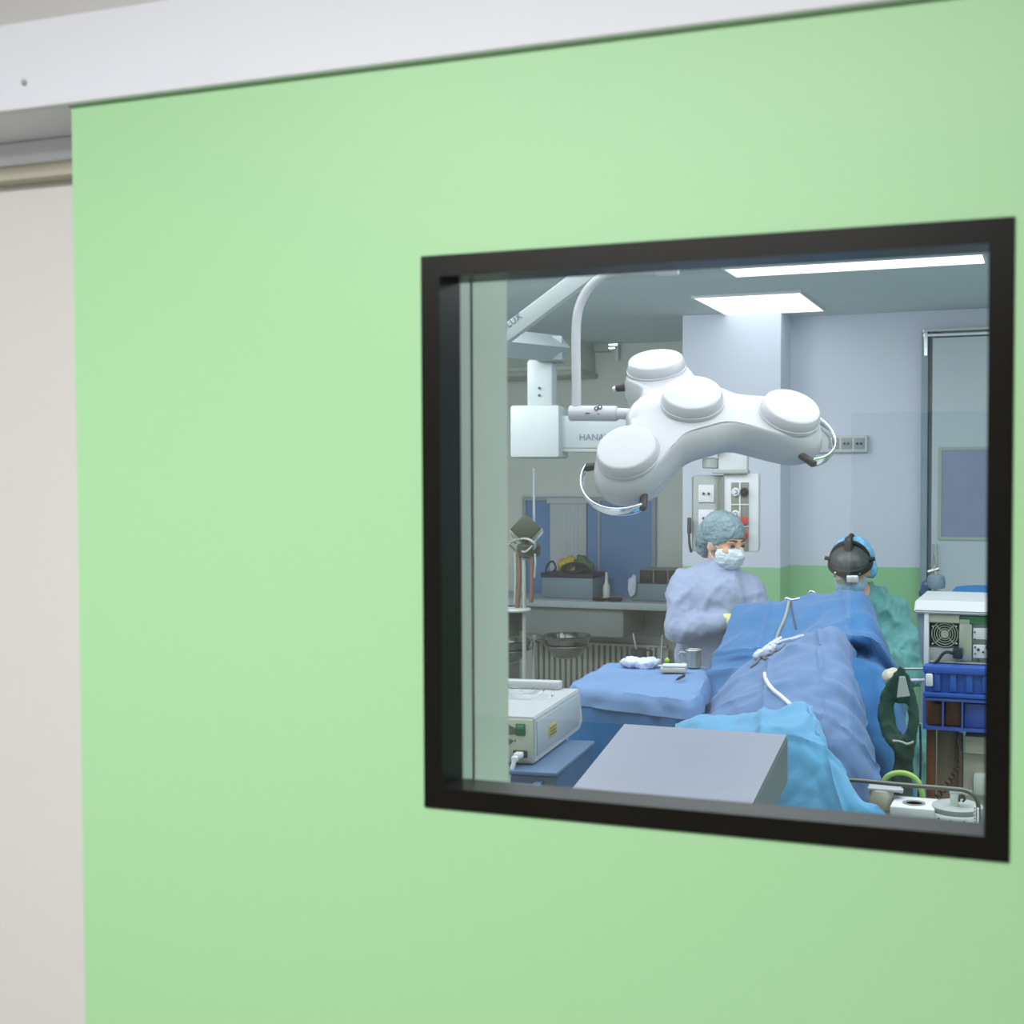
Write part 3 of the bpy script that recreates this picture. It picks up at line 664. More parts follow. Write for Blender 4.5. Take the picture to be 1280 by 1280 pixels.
for sx in (xr-.5, xr-.06):
    for sy in (q1.y+.06, q0.y-.06):
        b = N(); torus(b, Matrix.Translation((sx, sy, .05)) @ Matrix.Rotation(PI/2, 4, 'Y'), .034, .015, 20, 8); B2(b, sx-.01, sx+.01, sy-.01, sy+.01, .05, .125); part('caster', b, 'black', cr, False)

# ================================================================== SLANTED GREY CONSOLE
xl, xr_ = at(780, 908, 3.1).x, at(985, 920, 3.1).x
zf = at(985, 920, 3.1).z; sl_ = math.tan(math.radians(13.3)); th = .125; yn = 2.2
cs = thing('equipment_console', 'grey console with a wide slanted top in front of the drapes', 'medical device', ((xl+xr_)/2, 2.65, 0))
b = N()
prism(b, [(3.1, zf-th), (3.1, zf), (yn, zf-sl_*(3.1-yn)), (yn, zf-th-sl_*(3.1-yn))], xl, xr_); bmesh.ops.bevel(b, geom=b.edges[:], offset=.004, segments=2, affect='EDGES')
part('housing', b, 'console_side', cs)
b = N(); prism(b, [(3.095, zf), (3.095, zf+.004), (yn+.005, zf+.004-sl_*(3.095-yn-.005)), (yn+.005, zf-sl_*(3.095-yn-.005))], xl+.003, xr_-.003)
part('top_cover', b, 'console_top', cs, smooth=False)
b = N(); tube(b, [((xl+xr_)/2, 2.68, .08), ((xl+xr_)/2, 2.68, zf-th-.06)], .045, 20); part('column', b, 'panel_grey', cs)
for sx in (-1, 1):
    b = N(); B(b, ((xl+xr_)/2+sx*.17, 2.66, .085), (.05, .6, .03), None, .008); lg = part('foot', b, 'panel_grey', cs)
    for sy in (-.26, .26):
        b = N(); torus(b, Matrix.Translation(((xl+xr_)/2+sx*.17, 2.66+sy, .04)) @ Matrix.Rotation(PI/2, 4, 'Y'), .028, .012, 18, 8); part('caster', b, 'black', lg)
b = N(); B(b, ((xl+xr_)/2, 2.66, .085), (.34, .06, .03), None, .006); part('crossbar', b, 'panel_grey', cs)

# ================================================================== DRAPES
def sheet_bm(rows, nu=9, nv=9, fu=(), fv=()):
    rr = [[at(*p) if len(p) == 3 else V(p[:3]) for p in r] for r in rows]
    cols = [spline(r, nu) for r in rr]
    nc = len(cols[0]); strips = [spline([cols[i][j] for i in range(len(cols))], nv) for j in range(nc)]
    b = N(); g = [[b.verts.new(p) for p in s] for s in strips]
    for i in range(nc-1):
        for j in range(len(g[0])-1): b.faces.new((g[i][j], g[i+1][j], g[i+1][j+1], g[i][j+1]))
    bmesh.ops.recalc_face_normals(b, faces=b.faces[:])
    b.normal_update(); nr = len(g[0]); mv = []
    for i in range(nc):
        for j in range(nr):
            u, w = i/(nc-1), j/(nr-1); a = 0.
            for t0 in fu: a += max(0, 1-abs(u-t0)/.022)
            for t0 in fv: a += max(0, 1-abs(w-t0)/.018)
            nn = g[i][j].normal; nn = nn if nn.dot(CAM-g[i][j].co) > 0 else -nn
            mv.append((g[i][j], g[i][j].co+nn*a*.011))
    for v, c in mv: v.co = c
    return b
def floor_row(r, z, k=1.0):                  # continue a row down to height z
    return [tuple(V((at(*p).x*k, at(*p).y, z)))+(0,) for p in r]
r0 = [(924, 757, 4.9), (955, 753, 4.9), (988, 751, 4.9), (1025, 743, 4.9), (1058, 737, 4.87), (1082, 747, 4.83), (1098, 772, 4.8)]
rb = [tuple(at(x, y, Y)+V((0, .10, -.30)))+(0,) for x, y, Y in r0]
r1 = [(904, 797, 4.62), (940, 792, 4.55), (985, 786, 4.55), (1030, 776, 4.5), (1068, 774, 4.46), (1094, 792, 4.4), (1117, 834, 4.4)]
r2 = [(888, 850, 4.42), (920, 843, 4.3), (970, 832, 4.26), (1020, 826, 4.22), (1070, 832, 4.2), (1104, 852, 4.12), (1132, 900, 4.15)]
r3 = [(876, 897, 4.25), (910, 892, 4.15), (960, 887, 4.1), (1020, 890, 4.02), (1075, 905, 4.0), (1113, 930, 3.98), (1145, 965, 4.05)]
r4 = [(870, 955, 4.2), (905, 955, 4.1), (960, 955, 4.05), (1020, 960, 3.98), (1075, 975, 3.95), (1113, 1000, 3.93), (1148, 1035, 4.0)]
r1b = [(896, 822, 4.52), (930, 815, 4.42), (978, 808, 4.40), (1025, 800, 4.36), (1070, 797, 4.29), (1100, 806, 4.20), (1126, 850, 4.22)]
r1c = [(893, 835, 4.48), (925, 828, 4.40), (974, 820, 4.36), (1022, 812, 4.34), (1072, 812, 4.355), (1104, 826, 4.265), (1128, 868, 4.255)]
b = sheet_bm([rb, r0, r1, r1b, r1c, r2, r3, r4, floor_row(r4, .22)], 15, 13, (.22, .62), (.36, .6)); wrinkle(b, .014, 3.6, (1, 1, .55), 5); crease(b, .018, 3.4, (1, 1, .5), 5); crease(b, .004, 9, (1, 1, .5), 2)
D1 = solo('surgical_drape', b, 'drape_blue', 'large mid-blue drape raised like a tent in front of the surgeon', 'drape', 'surgical drapes over the patient', ang=.9)
q0 = [(898, 866, 4.30), (933, 830, 4.28), (973, 806, 4.3), (1013, 790, 4.3), (1043, 785, 4.26), (1066, 806, 4.33)]
q1 = [(884, 887, 4.12), (924, 860, 4.05), (970, 840, 4.05), (1015, 828, 4.05), (1050, 836, 4.03), (1078, 872, 4.10)]
q2 = [(870, 907, 3.98), (913, 892, 3.9), (965, 877, 3.86), (1015, 871, 3.85), (1058, 892, 3.85), (1092, 932, 3.86)]
q3 = [(866, 950, 3.9), (908, 942, 3.82), (965, 932, 3.76), (1015, 927, 3.72), (1068, 950, 3.74), (1108, 995, 3.76)]
q4 = [(866, 1010, 3.88), (908, 1010, 3.8), (965, 1005, 3.73), (1015, 1005, 3.69), (1068, 1020, 3.7), (1118, 1060, 3.72)]
q0b = [tuple(at(x, y, Y)+V((.0, .10, -.07)))+(0,) for x, y, Y in q0]
b = sheet_bm([q0b, q0, q1, q2, q3, q4, floor_row(q4, .35)], 15, 15, (.36, .66), (.27, .42, .57)); wrinkle(b, .012, 4.5, (1, 1, .6), 11); crease(b, .020, 4, (1, 1, .8), 11); crease(b, .006, 10, (1, 1, .7), 7)
D2 = solo('surgical_drape', b, 'drape_lav', 'lavender-blue drape lying over the patient with creases and cables', 'drape', 'surgical drapes over the patient', ang=.9)
s0 = [(846, 910, 3.80), (876, 896, 3.72), (938, 889, 3.66), (996, 880, 3.62), (1011, 887, 3.6), (1022, 908, 3.6)]
s0b = [tuple(at(x, y, Y)+V((0, .10, -.05)))+(0,) for x, y, Y in s0]
s1 = [(844, 938, 3.62), (886, 926, 3.52), (938, 918, 3.46), (994, 915, 3.43), (1028, 930, 3.44), (1050, 962, 3.47)]
s2 = [(846, 990, 3.52), (888, 982, 3.42), (940, 976, 3.38), (1000, 970, 3.36), (1042, 980, 3.37), (1076, 994, 3.4)]
s3 = [(850, 1060, 3.5), (890, 1050, 3.4), (945, 1045, 3.36), (1005, 1035, 3.33), (1058, 1034, 3.34), (1112, 1026, 3.36)]
b = sheet_bm([s0b, s0, s1, s2, s3, floor_row(s3, .5)], 15, 15, (.45, .8), (.42,)); wrinkle(b, .012, 4.2, (1.2, 1, .4), 21); crease(b, .016, 4.5, (1.2, 1, .6), 21); crease(b, .005, 12, (1, 1, .8), 3)
D3 = solo('surgical_drape', b, 'drape_light', 'light sky-blue drape hanging over the foot end, behind the slanted console', 'drape', 'surgical drapes over the patient', ang=.9)
# operating table under the drapes
tp_ = onz(990, 860, .80); tcx, tcy = at(990, 860, 4.25).x, 4.35
ot = thing('operating_table', 'operating table hidden under the blue surgical drapes', 'operating table', (tcx, tcy, 0), math.radians(8))
b = N(); B(b, (0, 0, .66), (.46, 1.1, .07), None, .03); part('mattress', b, 'black_soft', ot, False)
b = N(); B(b, (0, 0, .61), (.46, 1.1, .025), None, .005); part('table_top', b, 'dull_steel', ot, False)
b = N(); B(b, (0, 0, .34), (.2, .26, .52), None, .02); part('column', b, 'dull_steel', ot, False)
b = N(); B(b, (0, 0, .05), (.36, .7, .08), None, .02); part('base', b, 'dull_steel', ot, False)

dg = bpy.context.evaluated_depsgraph_get(); dg.update()
def bvh(objs):
    vs, fs = [], []
    for o in objs:
        k = len(vs); m = Matrix.Translation(o.location); vs += [m @ v.co for v in o.data.vertices]; fs += [[i+k for i in p.vertices] for p in o.data.polygons]
    return BVHTree.FromPolygons(vs, fs)
TR = bvh([D1, D2, D3])
def hit(px, py, off=.01):
    v = ray(px, py).normalized(); h = TR.ray_cast(CAM, v)
    return (h[0] if h[0] is not None else at(px, py, 4.5))-v*off
def cable(name, pts, r, m, label, cat='cable', off=.008, group=None):
    b = N(); P = spline([(p[0], p[1], 0) for p in pts], 5); tube(b, [hit(p.x, p.y, off) for p in P], r, 8); return solo(name, b, m, label, cat, group, ang=3)
cable('suction_tube', [(986, 752), (984, 762), (980, 775), (974, 788), (970, 800), (968, 812)], .0065, 'hose_grey', 'clear grey tube running down the tented drape')
cable('light_cable', [(989, 752), (990, 764), (993, 776), (995, 786)], .003, 'dark_ink', 'thin dark cable hanging down the tented drape beside the tube')
cable('diathermy_cable', [(956, 842), (958, 851), (966, 862), (977, 871), (987, 880)], .0075, 'panel_white', 'white cable lying on the lavender drape')
cable('suction_tube', [(945, 822), (958, 815), (968, 808), (977, 802), (990, 799), (1004, 795)], .007, 'gauze', 'pale tube lying along the ridge of the lavender drape')
cable('crumple_shadow', [(938, 834), (946, 828), (951, 820), (958, 824), (966, 815), (975, 812), (982, 806)], .005, 'console_side', 'dark grey strand painting the crumple shadow below the pale pouch on the drape ridge')  # added dark strand imitates the crumple shadow under the ridge
b = N(); c = hit(956, 815, .012); cap(b, c, hit(966, 806, .01), .016, .012); ell(b, c, (.05, .02, .018), Matrix.Rotation(YAW, 4, 'Z') @ Matrix.Rotation(math.radians(-28), 4, 'Y')); ell(b, hit(966, 806, .01), (.045, .02, .012), Matrix.Rotation(YAW, 4, 'Z') @ Matrix.Rotation(math.radians(-40), 4, 'Y')); b = remesh(b, .006, 4); wrinkle(b, .006, 30)
solo('adhesive_pouch', b, 'gauze', 'crumpled pale pouch stuck on the lavender drape ridge', 'pouch', ang=3)
b = N(); tube(b, spline([at(980, 753, 4.86), at(983, 748, 4.86), at(990, 750, 4.85), at(1000, 748, 4.85)], 5), .007, 8); tube(b, spline([at(1010, 744, 4.9), at(1013, 739, 4.9), at(1019, 741, 4.9)], 5), .004, 8)
solo('towel_clip', b, 'chrome', 'small chrome clip on the top edge of the tented drape', 'clip', ang=3)

# ================================================================== INSTRUMENT TABLE
zI = .92
cn = [onz(710, 856, zI), onz(869, 876, zI), onz(889, 832, zI), onz(762, 827, zI)]
def rloop(cn, grow, n=14, rad=.06):
    c = sum(cn, V())/4; P = []
    for i in range(4):
        a, b_ = cn[i], cn[(i+1) % 4]
        for k in range(n): P.append(a+(b_-a)*k/n)
    # smooth corners
    for _ in range(3): P = [(P[i-1]+P[i]*2+P[(i+1) % len(P)])/4 for i in range(len(P))]
    return [p+(p-c).normalized()*grow for p in P]
def cloth_table(cn, z, drop, steps, flare, ripple, seed):
    b = N(); rings = []; c = sum(cn, V())/4
    for k in (0.02, .3, .6, .85, 1.0):
        rings.append([V((c.x+(p.x-c.x)*k, c.y+(p.y-c.y)*k, z-(.006 if k == 1 else 0))) for p in rloop(cn, 0)])
    for s in range(1, steps+1):
        t = s/steps; ring = []
        for i, p in enumerate(rloop(cn, 0)):
            rp = ripple*t*math.sin(i*1.7+seed+1.3*math.sin(i*.6)); q = p+(p-c).normalized()*(.014+flare*t+rp); ring.append(V((q.x, q.y, z-.01-drop*t)))
        rings.append(ring)
    g = [[b.verts.new(p) for p in r] for r in rings]; n = len(g[0])
    for i in range(len(g)-1):
        for k in range(n): b.faces.new((g[i][k], g[i][(k+1) % n], g[i+1][(k+1) % n], g[i+1][k]))
    b.faces.new(g[0]); return b
it_ = thing('instrument_table', 'instrument trolley standing under blue drapes left of the patient', 'table', (sum(cn, V())/4).to_2d().to_3d())
c = sum(cn, V())/4
b = N(); ins = [c+(p-c)*.93 for p in cn]; vs = [b.verts.new(V((p.x, p.y, zI-.03))) for p in ins]+[b.verts.new(V((p.x, p.y, zI-.012))) for p in ins]
b.faces.new(vs[:4][::-1]); b.faces.new(vs[4:])
for i in range(4): b.faces.new((vs[i], vs[(i+1) % 4], vs[4+(i+1) % 4], vs[4+i]))
part('table_top', b, 'dull_steel', it_)
for p in ins:
    q = c+(p-c)*.92; b = N(); tube(b, [V((q.x, q.y, 0.0)), V((q.x, q.y, zI-.03))], .014, 10); part('leg', b, 'dull_steel', it_)
b = cloth_table(cn, zI-.006, .62, 10, .02, .018, 2); bmesh.ops.subdivide_edges(b, edges=b.edges[:], cuts=1, use_grid_fill=True); wrinkle(b, .008, 7, (1, 1, .4), 4)
T1 = solo('table_drape', b, 'table_blue', 'blue drape hanging to the floor around the instrument table', 'drape', ang=.8)
b = cloth_table(cn, zI+.004, .06, 3, .012, .006, 5); bmesh.ops.subdivide_edges(b, edges=b.edges[:], cuts=1, use_grid_fill=True); wrinkle(b, .007, 9, (1, 1, 1), 14, mask=lambda p: .4 if p.z > zI else 1)
T2 = solo('table_cover', b, 'table_lav', 'pale lavender cover sheet spread over the instrument table top', 'drape', ang=.8)
zI2 = zI+.009
def onI(px, py): return onz(px, py, zI2)
# steel jug with handle
c = onI(867, 834); s_ = .0031
t = thing('steel_jug', 'steel jug with a handle on the instrument table', 'jug', c)
b = N(); lathe(b, [(.026, 0), (.03, .002), (.0315, .066), (.034, .07), (.032, .072), (.0295, .066), (.028, .006), (.001, .005)], Matrix.Translation(c), 32, False); part('body', b, 'dull_steel', t)
b = N(); tube(b, spline([c+rt*x+V((0, 0, z)) for x, z in ((-.030, .058), (-.05, .06), (-.058, .045), (-.048, .02), (-.031, .012))], 6), .0045, 8); part('handle', b, 'dull_steel', t)
# dark mug with instruments
c = onI(798, 828)
t = thing('dark_cup', 'dark metal cup with a bent instrument on the instrument table', 'cup', c)
b = N(); lathe(b, [(.030, 0), (.033, .002), (.034, .056), (.036, .058), (.032, .056), (.03, .006), (.001, .005)], Matrix.Translation(c), 28, False); part('body', b, 'black_soft', t)
b = N(); tube(b, spline([c+rt*x+V((0, 0, z)) for x, z in ((.034, .05), (.052, .05), (.055, .035), (.048, .022), (.033, .02))], 6), .004, 8); part('handle', b, 'black_soft', t)
b = N(); tube(b, [c+V((0, 0, .01)), c+rt*(-.022)+V((0, 0, .12))], .0035, 8); solo('forceps', b, 'dull_steel', 'thin steel instrument standing in the dark cup', 'instrument')
# gauze, paper, ball, instrument
b = N(); c = onI(800, 833)
for k in range(7): ell(b, c+V((random.uniform(-.05, .05), random.uniform(-.03, .03), .014)), (.035, .03, .02))
b = remesh(b, .007, 3); wrinkle(b, .012, 22, seed=4); solo('gauze_pile', b, 'gauze', 'white crumpled gauze in front of the dark cup', 'gauze', ang=3)
c = onI(842, 840); t = thing('swab_pack', 'pale folded swab pack on the instrument table beside the jug', 'swab pack', c, .2)
b = N(); B(b, (0, 0, .011), (.10, .06, .02), None, .006); part('pad', b, 'beige', t, False)
b = N(); B(b, (0.004, .002, .026), (.094, .056, .008), .05, .003); part('fold', b, 'gauze', t, False)
b = N(); ell(b, onI(834, 829)+V((0, 0, .011)), (.011, .011, .011)); ell(b, onI(834, 829)+V((0, 0, .02)), (.005, .005, .004)); solo('green_cap', b, 'lime', 'small lime green cap on the instrument table', 'cap')
b = N(); a = onI(845, 852)+V((0, 0, .006)); d = onI(855, 848)+V((0, 0, .01)); tube(b, [a, (a*2+d)/3, d], [.002, .005, .006], 8); tube(b, [a+V((.0, .012, 0)), d], [.002, .004], 8); solo('scissors', b, 'black', 'dark scissors lying on the lavender table cover', 'instrument')
b = N(); c = onI(826, 834); tube(b, [c, c+V((.006, 0, .13))], [.004, .0025], 8); ell(b, c+V((0, 0, .006)), (.016, .016, .006)); solo('probe', b, 'dull_steel', 'upright steel probe on the instrument table between cup and jug', 'instrument')

# ================================================================== PEOPLE
def headM(c, fwd_, tilt=0., roll=0.):
    f = V((fwd_[0], fwd_[1], 0)).normalized(); x = f.cross(V((0, 0, 1)))
    m = Matrix(((x.x, f.x, 0, 0), (x.y, f.y, 0, 0), (0, 0, 1, 0), (0, 0, 0, 1)))
    return Matrix.Translation(c) @ m @ Matrix.Rotation(roll, 4, 'Y') @ Matrix.Rotation(-tilt, 4, 'X')
def head_prims(b, m):
    def e(c, r): ell(b, m @ V(c), r, m.to_3x3().to_4x4())
    e((0, -.018, .035), (.074, .094, .088)); e((0, .02, .0), (.066, .07, .075)); e((0, .03, -.055), (.05, .056, .056)); e((0, .062, -.088), (.026, .024, .022))
    cap(b, m @ V((0, .088, .012)), m @ V((0, .104, -.026)), .009, .014, 10)
    for s in (-1, 1):
        e((s*.075, -.012, -.012), (.010, .024, .032)); e((s*.032, .076, .03), (.026, .014, .009)); e((s*.042, .062, -.02), (.024, .024, .022)); e((s*.014, .094, -.03), (.009, .012, .008))
    e((0, .084, -.058), (.024, .011, .007)); e((0, .082, -.068), (.02, .011, .007))
def hand(b, w, d, nrm, side=1, curl=.5):
    d = V(d).normalized(); nrm = V(nrm); nrm = (nrm-d*nrm.dot(d)).normalized(); s = d.cross(nrm)*side; w = V(w)
    tube(b, [w, w+d*.03, w+d*.075, w+d*.095], [.024, .034, .040, .03], 14, flat=(nrm, (.45, 1)))
    for k, (o, L) in enumerate(((-.029, .066), (-.010, .078), (.010, .074), (.028, .058))):
        p = w+d*.085+s*o; q = d
        for j, f in enumerate((.45, .32, .25)):
            q = (q-nrm*curl*(.5+.35*j)*.6).normalized(); n_ = p+q*L*f; cap(b, p, n_, .0095-.001*j, .0088-.001*j, 10); p = n_
    p = w+d*.025-s*.03; q = (d*.6-s*.8).normalized()
    for j, L in enumerate((.038, .03)):
        n_ = p+q*L; cap(b, p, n_, .0115-.001*j, .0095, 10); p = n_; q = (q+d*.5-nrm*curl*.4).normalized()
def cap_bm(m, c, r, cutp, cutn, extra=(), seed=1, amp=.006):
    b = N(); ell(b, m @ V(c), r, m.to_3x3().to_4x4(), 28)
    for cc, rr in extra: ell(b, m @ V(cc), rr, m.to_3x3().to_4x4())
    b = remesh(b, .006, 6); wrinkle(b, amp, 32, seed=seed)
    bmesh.ops.bisect_plane(b, geom=b.verts[:]+b.edges[:]+b.faces[:], plane_co=m @ V(cutp), plane_no=(m.to_3x3() @ V(cutn)).normalized(), clear_inner=True)
    return b
def mask_bm(m, seed=1):
    b = N(); ell(b, m @ V((0, .034, -.042)), (.071, .080, .070), m.to_3x3().to_4x4(), 28); cap(b, m @ V((0, .09, -.004)), m @ V((0, .11, -.03)), .012, .018)
    b = remesh(b, .006, 8); wrinkle(b, .004, 26, (1, 1, 2), seed)
    r3 = m.to_3x3()
    for p, n_ in (((0, .018, 0), (0, 1, 0)), ((0, .09, .012), (0, .15, -1))):
        bmesh.ops.bisect_plane(b, geom=b.verts[:]+b.edges[:]+b.faces[:], plane_co=m @ V(p), plane_no=r3 @ V(n_), clear_inner=True)
    return b
# ---- nurse
YN = 5.25; sn = mpp(900, YN)
hc = at(906, 680, YN)
hf = rt*.66-f0*.75
hm = headM(hc, hf, math.radians(13))
shL, shR = at(858, 731, YN-.05), at(936, 736, YN+.05)      # image left / right shoulders
elL, wrL = at(849, 786, YN-.14), at(910, 776, YN-.14)
elR, wrR = at(945, 775, YN+.0), at(935, 790, YN-.22)
neck = at(899, 716, YN); ch = at(897, 750, YN); hip = V((ch.x-.02, ch.y+.03, .86))
ns = thing('person', 'person in lavender gown, grey bouffant cap and white mask beside the instrument table', 'person', (hip.x, hip.y, 0))
b = N(); head_prims(b, hm)
cap(b, hm @ V((0, -.03, -.06)), neck+V((0, 0, -.02)), .05, .055)
cap(b, shL*.85+neck*.15-V((0, 0, .01)), shR*.85+neck*.15-V((0, 0, .01)), .06, .06); cap(b, ch, hip+V((0, 0, .12)), .12, .11); cap(b, neck-V((0, 0, .06)), ch, .1, .12); cap(b, hip+V((0, 0, .1)), hip, .12, .14)
for a, e_, w in ((shL, elL, wrL), (shR, elR, wrR)):
    cap(b, a, e_, .05, .042); cap(b, e_, w, .042, .028); hand(b, w, (w-e_), V((0, 0, 1)), 1 if a is shL else -1)
tr = rt*.09
for s in (-1, 1):
    k = hip+tr*s+V((0, 0, -.4)); a = hip+tr*s+V((0, .02, -.78)); cap(b, hip+tr*s*.9, k, .082, .056); cap(b, k, a, .055, .036); cap(b, a+V((0, 0, -.04)), a-f0*.16+V((0, 0, -.045)), .04, .032)
b = remesh(b, .0075, 5); nb = part('body', b, 'skin', ns, ang=3)
b = N()
cap(b, shL+V((0, 0, -.02)), shR+V((0, 0, -.02)), .068, .066); cap(b, neck+V((0, 0, .0)), ch, .076, .15); cap(b, neck, shL, .07, .066); cap(b, neck, shR, .07, .064); cap(b, ch, hip+V((0, 0, .1)), .155, .15); cap(b, shL-V((0, 0, .04)), ch+V((-.03, 0, 0)), .09, .13); cap(b, shR-V((0, 0, .04)), ch+V((.03, 0, 0)), .085, .13)
cap(b, hip+V((0, 0, .1)), hip+V((0, 0, -.45)), .16, .2, sc=(1.1, .9))
for a, e_, w in ((shL, elL, wrL), (shR, elR, wrR)):
    cap(b, a, e_, .074, .07); cap(b, e_, w-(w-e_).normalized()*.02, .07, .042)
b = remesh(b, .011, 8); wrinkle(b, .013, 7, (1, 1, .6), 9); wrinkle(b, .006, 22, (1, 1, .7), 3)
gw = part('gown', b, 'gown_lav', ns, ang=3); gw['label'] = 'loose lavender surgical gown'
b = N(); torus(b, Matrix.Translation(neck+V((0, 0, -.005))) @ Matrix.Rotation(.25, 4, rt) @ Matrix.Diagonal((1, 1, 1.6, 1)), .074, .012, 32, 8); part('collar', b, 'cap_blue', gw)
for w, e_, sd in ((wrL, elL, 1), (wrR, elR, -1)):
    b = N(); hand(b, w, (w-e_), V((0, 0, 1)), sd); cap(b, w-(w-e_).normalized()*.035, w, .035, .03); b = remesh(b, .0035, 3); wrinkle(b, -.0025, 1, ridged=False)
    for v in b.verts: pass
    bm_n = b; bm_n.normal_update()
    for v in bm_n.verts: v.co += v.normal*.002
    part('glove', b, 'glove', ns, ang=3)
b = cap_bm(hm, (0, -.028, .05), (.094, .112, .098), (0, .085, .052), (0, -.62, .78), (((0, -.135, -.025), (.05, .04, .045)), ((0, -.09, .02), (.08, .07, .075))), 2)
part('bouffant_cap', b, 'cap_grey', ns, ang=3)
b = N(); ell(b, hm @ V((-.01, -.118, -.05)), (.055, .048, .048)); b = remesh(b, .008, 4); wrinkle(b, .005, 40); part('hair_bun', b, 'cap_grey', ns, ang=3)
b = mask_bm(hm); mk = part('face_mask', b, 'mask', ns, ang=3)
for s in (-1, 1): b = N(); tube(b, spline([hm @ V((s*.06, .03, -.01)), hm @ V((s*.075, .005, .0)), hm @ V((s*.084, -.02, .005))], 4), .0025, 6); tube(b, spline([hm @ V((s*.058, .03, -.08)), hm @ V((s*.074, .0, -.05)), hm @ V((s*.082, -.02, -.02))], 4), .0025, 6); tube(b, [hm @ V((s*.084, -.02, .005)), hm @ V((s*.082, -.02, -.02))], .0025, 6); part('strap', b, 'mask', mk)
for s in (-1, 1):
    b = N(); ell(b, hm @ V((s*.031, .084, .012)), (.013, .006, .007), hm.to_3x3().to_4x4()); part('eye', b, 'eye', nb)
    b = N(); tube(b, spline([hm @ V((s*.014, .088, .034)), hm @ V((s*.032, .087, .039)), hm @ V((s*.05, .074, .034))], 4), .0035, 6); part('eyebrow', b, 'hair_dark', nb)
# ---- surgeon
YG = 5.35; sg = mpp(1063, YG)
hc2 = at(1064, 713, YG)
hm2 = headM(hc2, -f0*.95-rt*.27, math.radians(22), 0)
nk2 = at(1080, 756, YG+.06); sA, sB = at(1042, 778, YG+.06), at(1118, 772, YG+.08)
e2A, w2A = at(1030, 840, YG-.05), at(1035, 800, YG-.22)
e2B, w2B = at(1132, 838, YG-.02), at(1080, 815, YG-.22)
ch2 = at(1080, 820, YG+.1); hp2 = V((ch2.x, ch2.y+.05, .56))
sgn_ = thing('person', 'person in teal gown wearing a dark headlight helmet, seated behind the tented drape', 'person', (hp2.x, hp2.y, 0))
b = N(); head_prims(b, hm2); cap(b, hm2 @ V((0, -.04, -.05)), nk2, .052, .058)
cap(b, sA*.85+nk2*.15-V((0, 0, .04)), sB*.85+nk2*.15-V((0, 0, .04)), .05, .05); cap(b, nk2-V((0, 0, .07)), ch2, .08, .13); cap(b, ch2, hp2, .14, .15)
for a, e_, w, sd in ((sA, e2A, w2A, -1), (sB, e2B, w2B, 1)): cap(b, a, e_, .056, .046); cap(b, e_, w, .046, .03); hand(b, w, (w-e_), V((0, 0, 1)), sd)
for s in (-1, 1):
    h_ = hp2+rt*.1*s; k = h_-f0*.40+V((0, 0, -.03)); a = k+V((0, 0, -.43))+f0*.05; cap(b, h_, k, .09, .062); cap(b, k, a, .06, .04); cap(b, a+V((0, 0, -.03)), a-f0*.15+V((0, 0, -.04)), .042, .034)
b = remesh(b, .0075, 5); sbody = part('body', b, 'skin', sgn_, ang=3)
b = N(); cap(b, sA+V((0, 0, -.02)), sB+V((0, 0, -.02)), .08, .08); cap(b, nk2+V((0, .02, .0)), ch2, .086, .17); cap(b, nk2+V((.02, .03, .01)), sB, .08, .085); cap(b, nk2+V((-.02, .03, .0)), sA, .08, .085); cap(b, ch2, hp2, .17, .2); cap(b, sB-V((0, 0, .03)), ch2, .085, .14); cap(b, sA-V((0, 0, .03)), ch2, .085, .14)
for a, e_, w in ((sA, e2A, w2A), (sB, e2B, w2B)): cap(b, a, e_, .08, .078); cap(b, e_, w-(w-e_).normalized()*.03, .076, .045)
for s in (-1, 1): h_ = hp2+rt*.1*s; k = h_-f0*.40+V((0, 0, -.03)); cap(b, h_, k, .12, .1); cap(b, k, k+V((0, 0, -.25)), .1, .1)
b = remesh(b, .011, 7); wrinkle(b, .026, 9, (1.2, 1, .6), 31); wrinkle(b, .008, 22, (1.2, 1, .6), 13)
part('gown', b, 'gown_teal', sgn_, ang=3)
for w, e_, sd in ((w2A, e2A, -1), (w2B, e2B, 1)):
    b = N(); hand(b, w, (w-e_), V((0, 0, 1)), sd); cap(b, w-(w-e_).normalized()*.035, w, .035, .03); b = remesh(b, .0035, 3); b.normal_update()
    for v in b.verts: v.co += v.normal*.002
    part('glove', b, 'glove', sgn_, ang=3)
b = cap_bm(hm2, (0, -.045, .05), (.093, .108, .092), (0, .05, .04), (0, -.5, .85), (((.05, -.08, -.02), (.055, .05, .055)),), 5)
part('bouffant_cap', b, 'cap_blue', sgn_, ang=3)
b = N(); ell(b, hm2 @ V((-.082, -.045, -.012)), (.03, .045, .045)); ell(b, hm2 @ V((-.07, -.07, .03)), (.03, .05, .05)); b = remesh(b, .006, 4); wrinkle(b, .005, 32, seed=6); part('cap_tie', b, 'cap_blue', sgn_, ang=3)
b = mask_bm(hm2, 3); part('face_mask', b, 'mask_blue', sgn_, ang=3)
hg = N()
def hbl(b, c, r): ell(b, hm2 @ V(c), r, hm2.to_3x3().to_4x4(), 26)
hbl(hg, (0, .012, .055), (.092, .112, .085)); hg = remesh(hg, .006, 3)
for p, n_ in (((0, 0, .052), (0, .25, 1)), ((0, -.02, 0), (0, 1, .15))):
    bmesh.ops.bisect_plane(hg, geom=hg.verts[:]+hg.edges[:]+hg.faces[:], plane_co=hm2 @ V(p), plane_no=(hm2.to_3x3() @ V(n_)).normalized(), clear_inner=True)
hgo = part('headlight_helmet', hg, 'headgear', sgn_, ang=3)
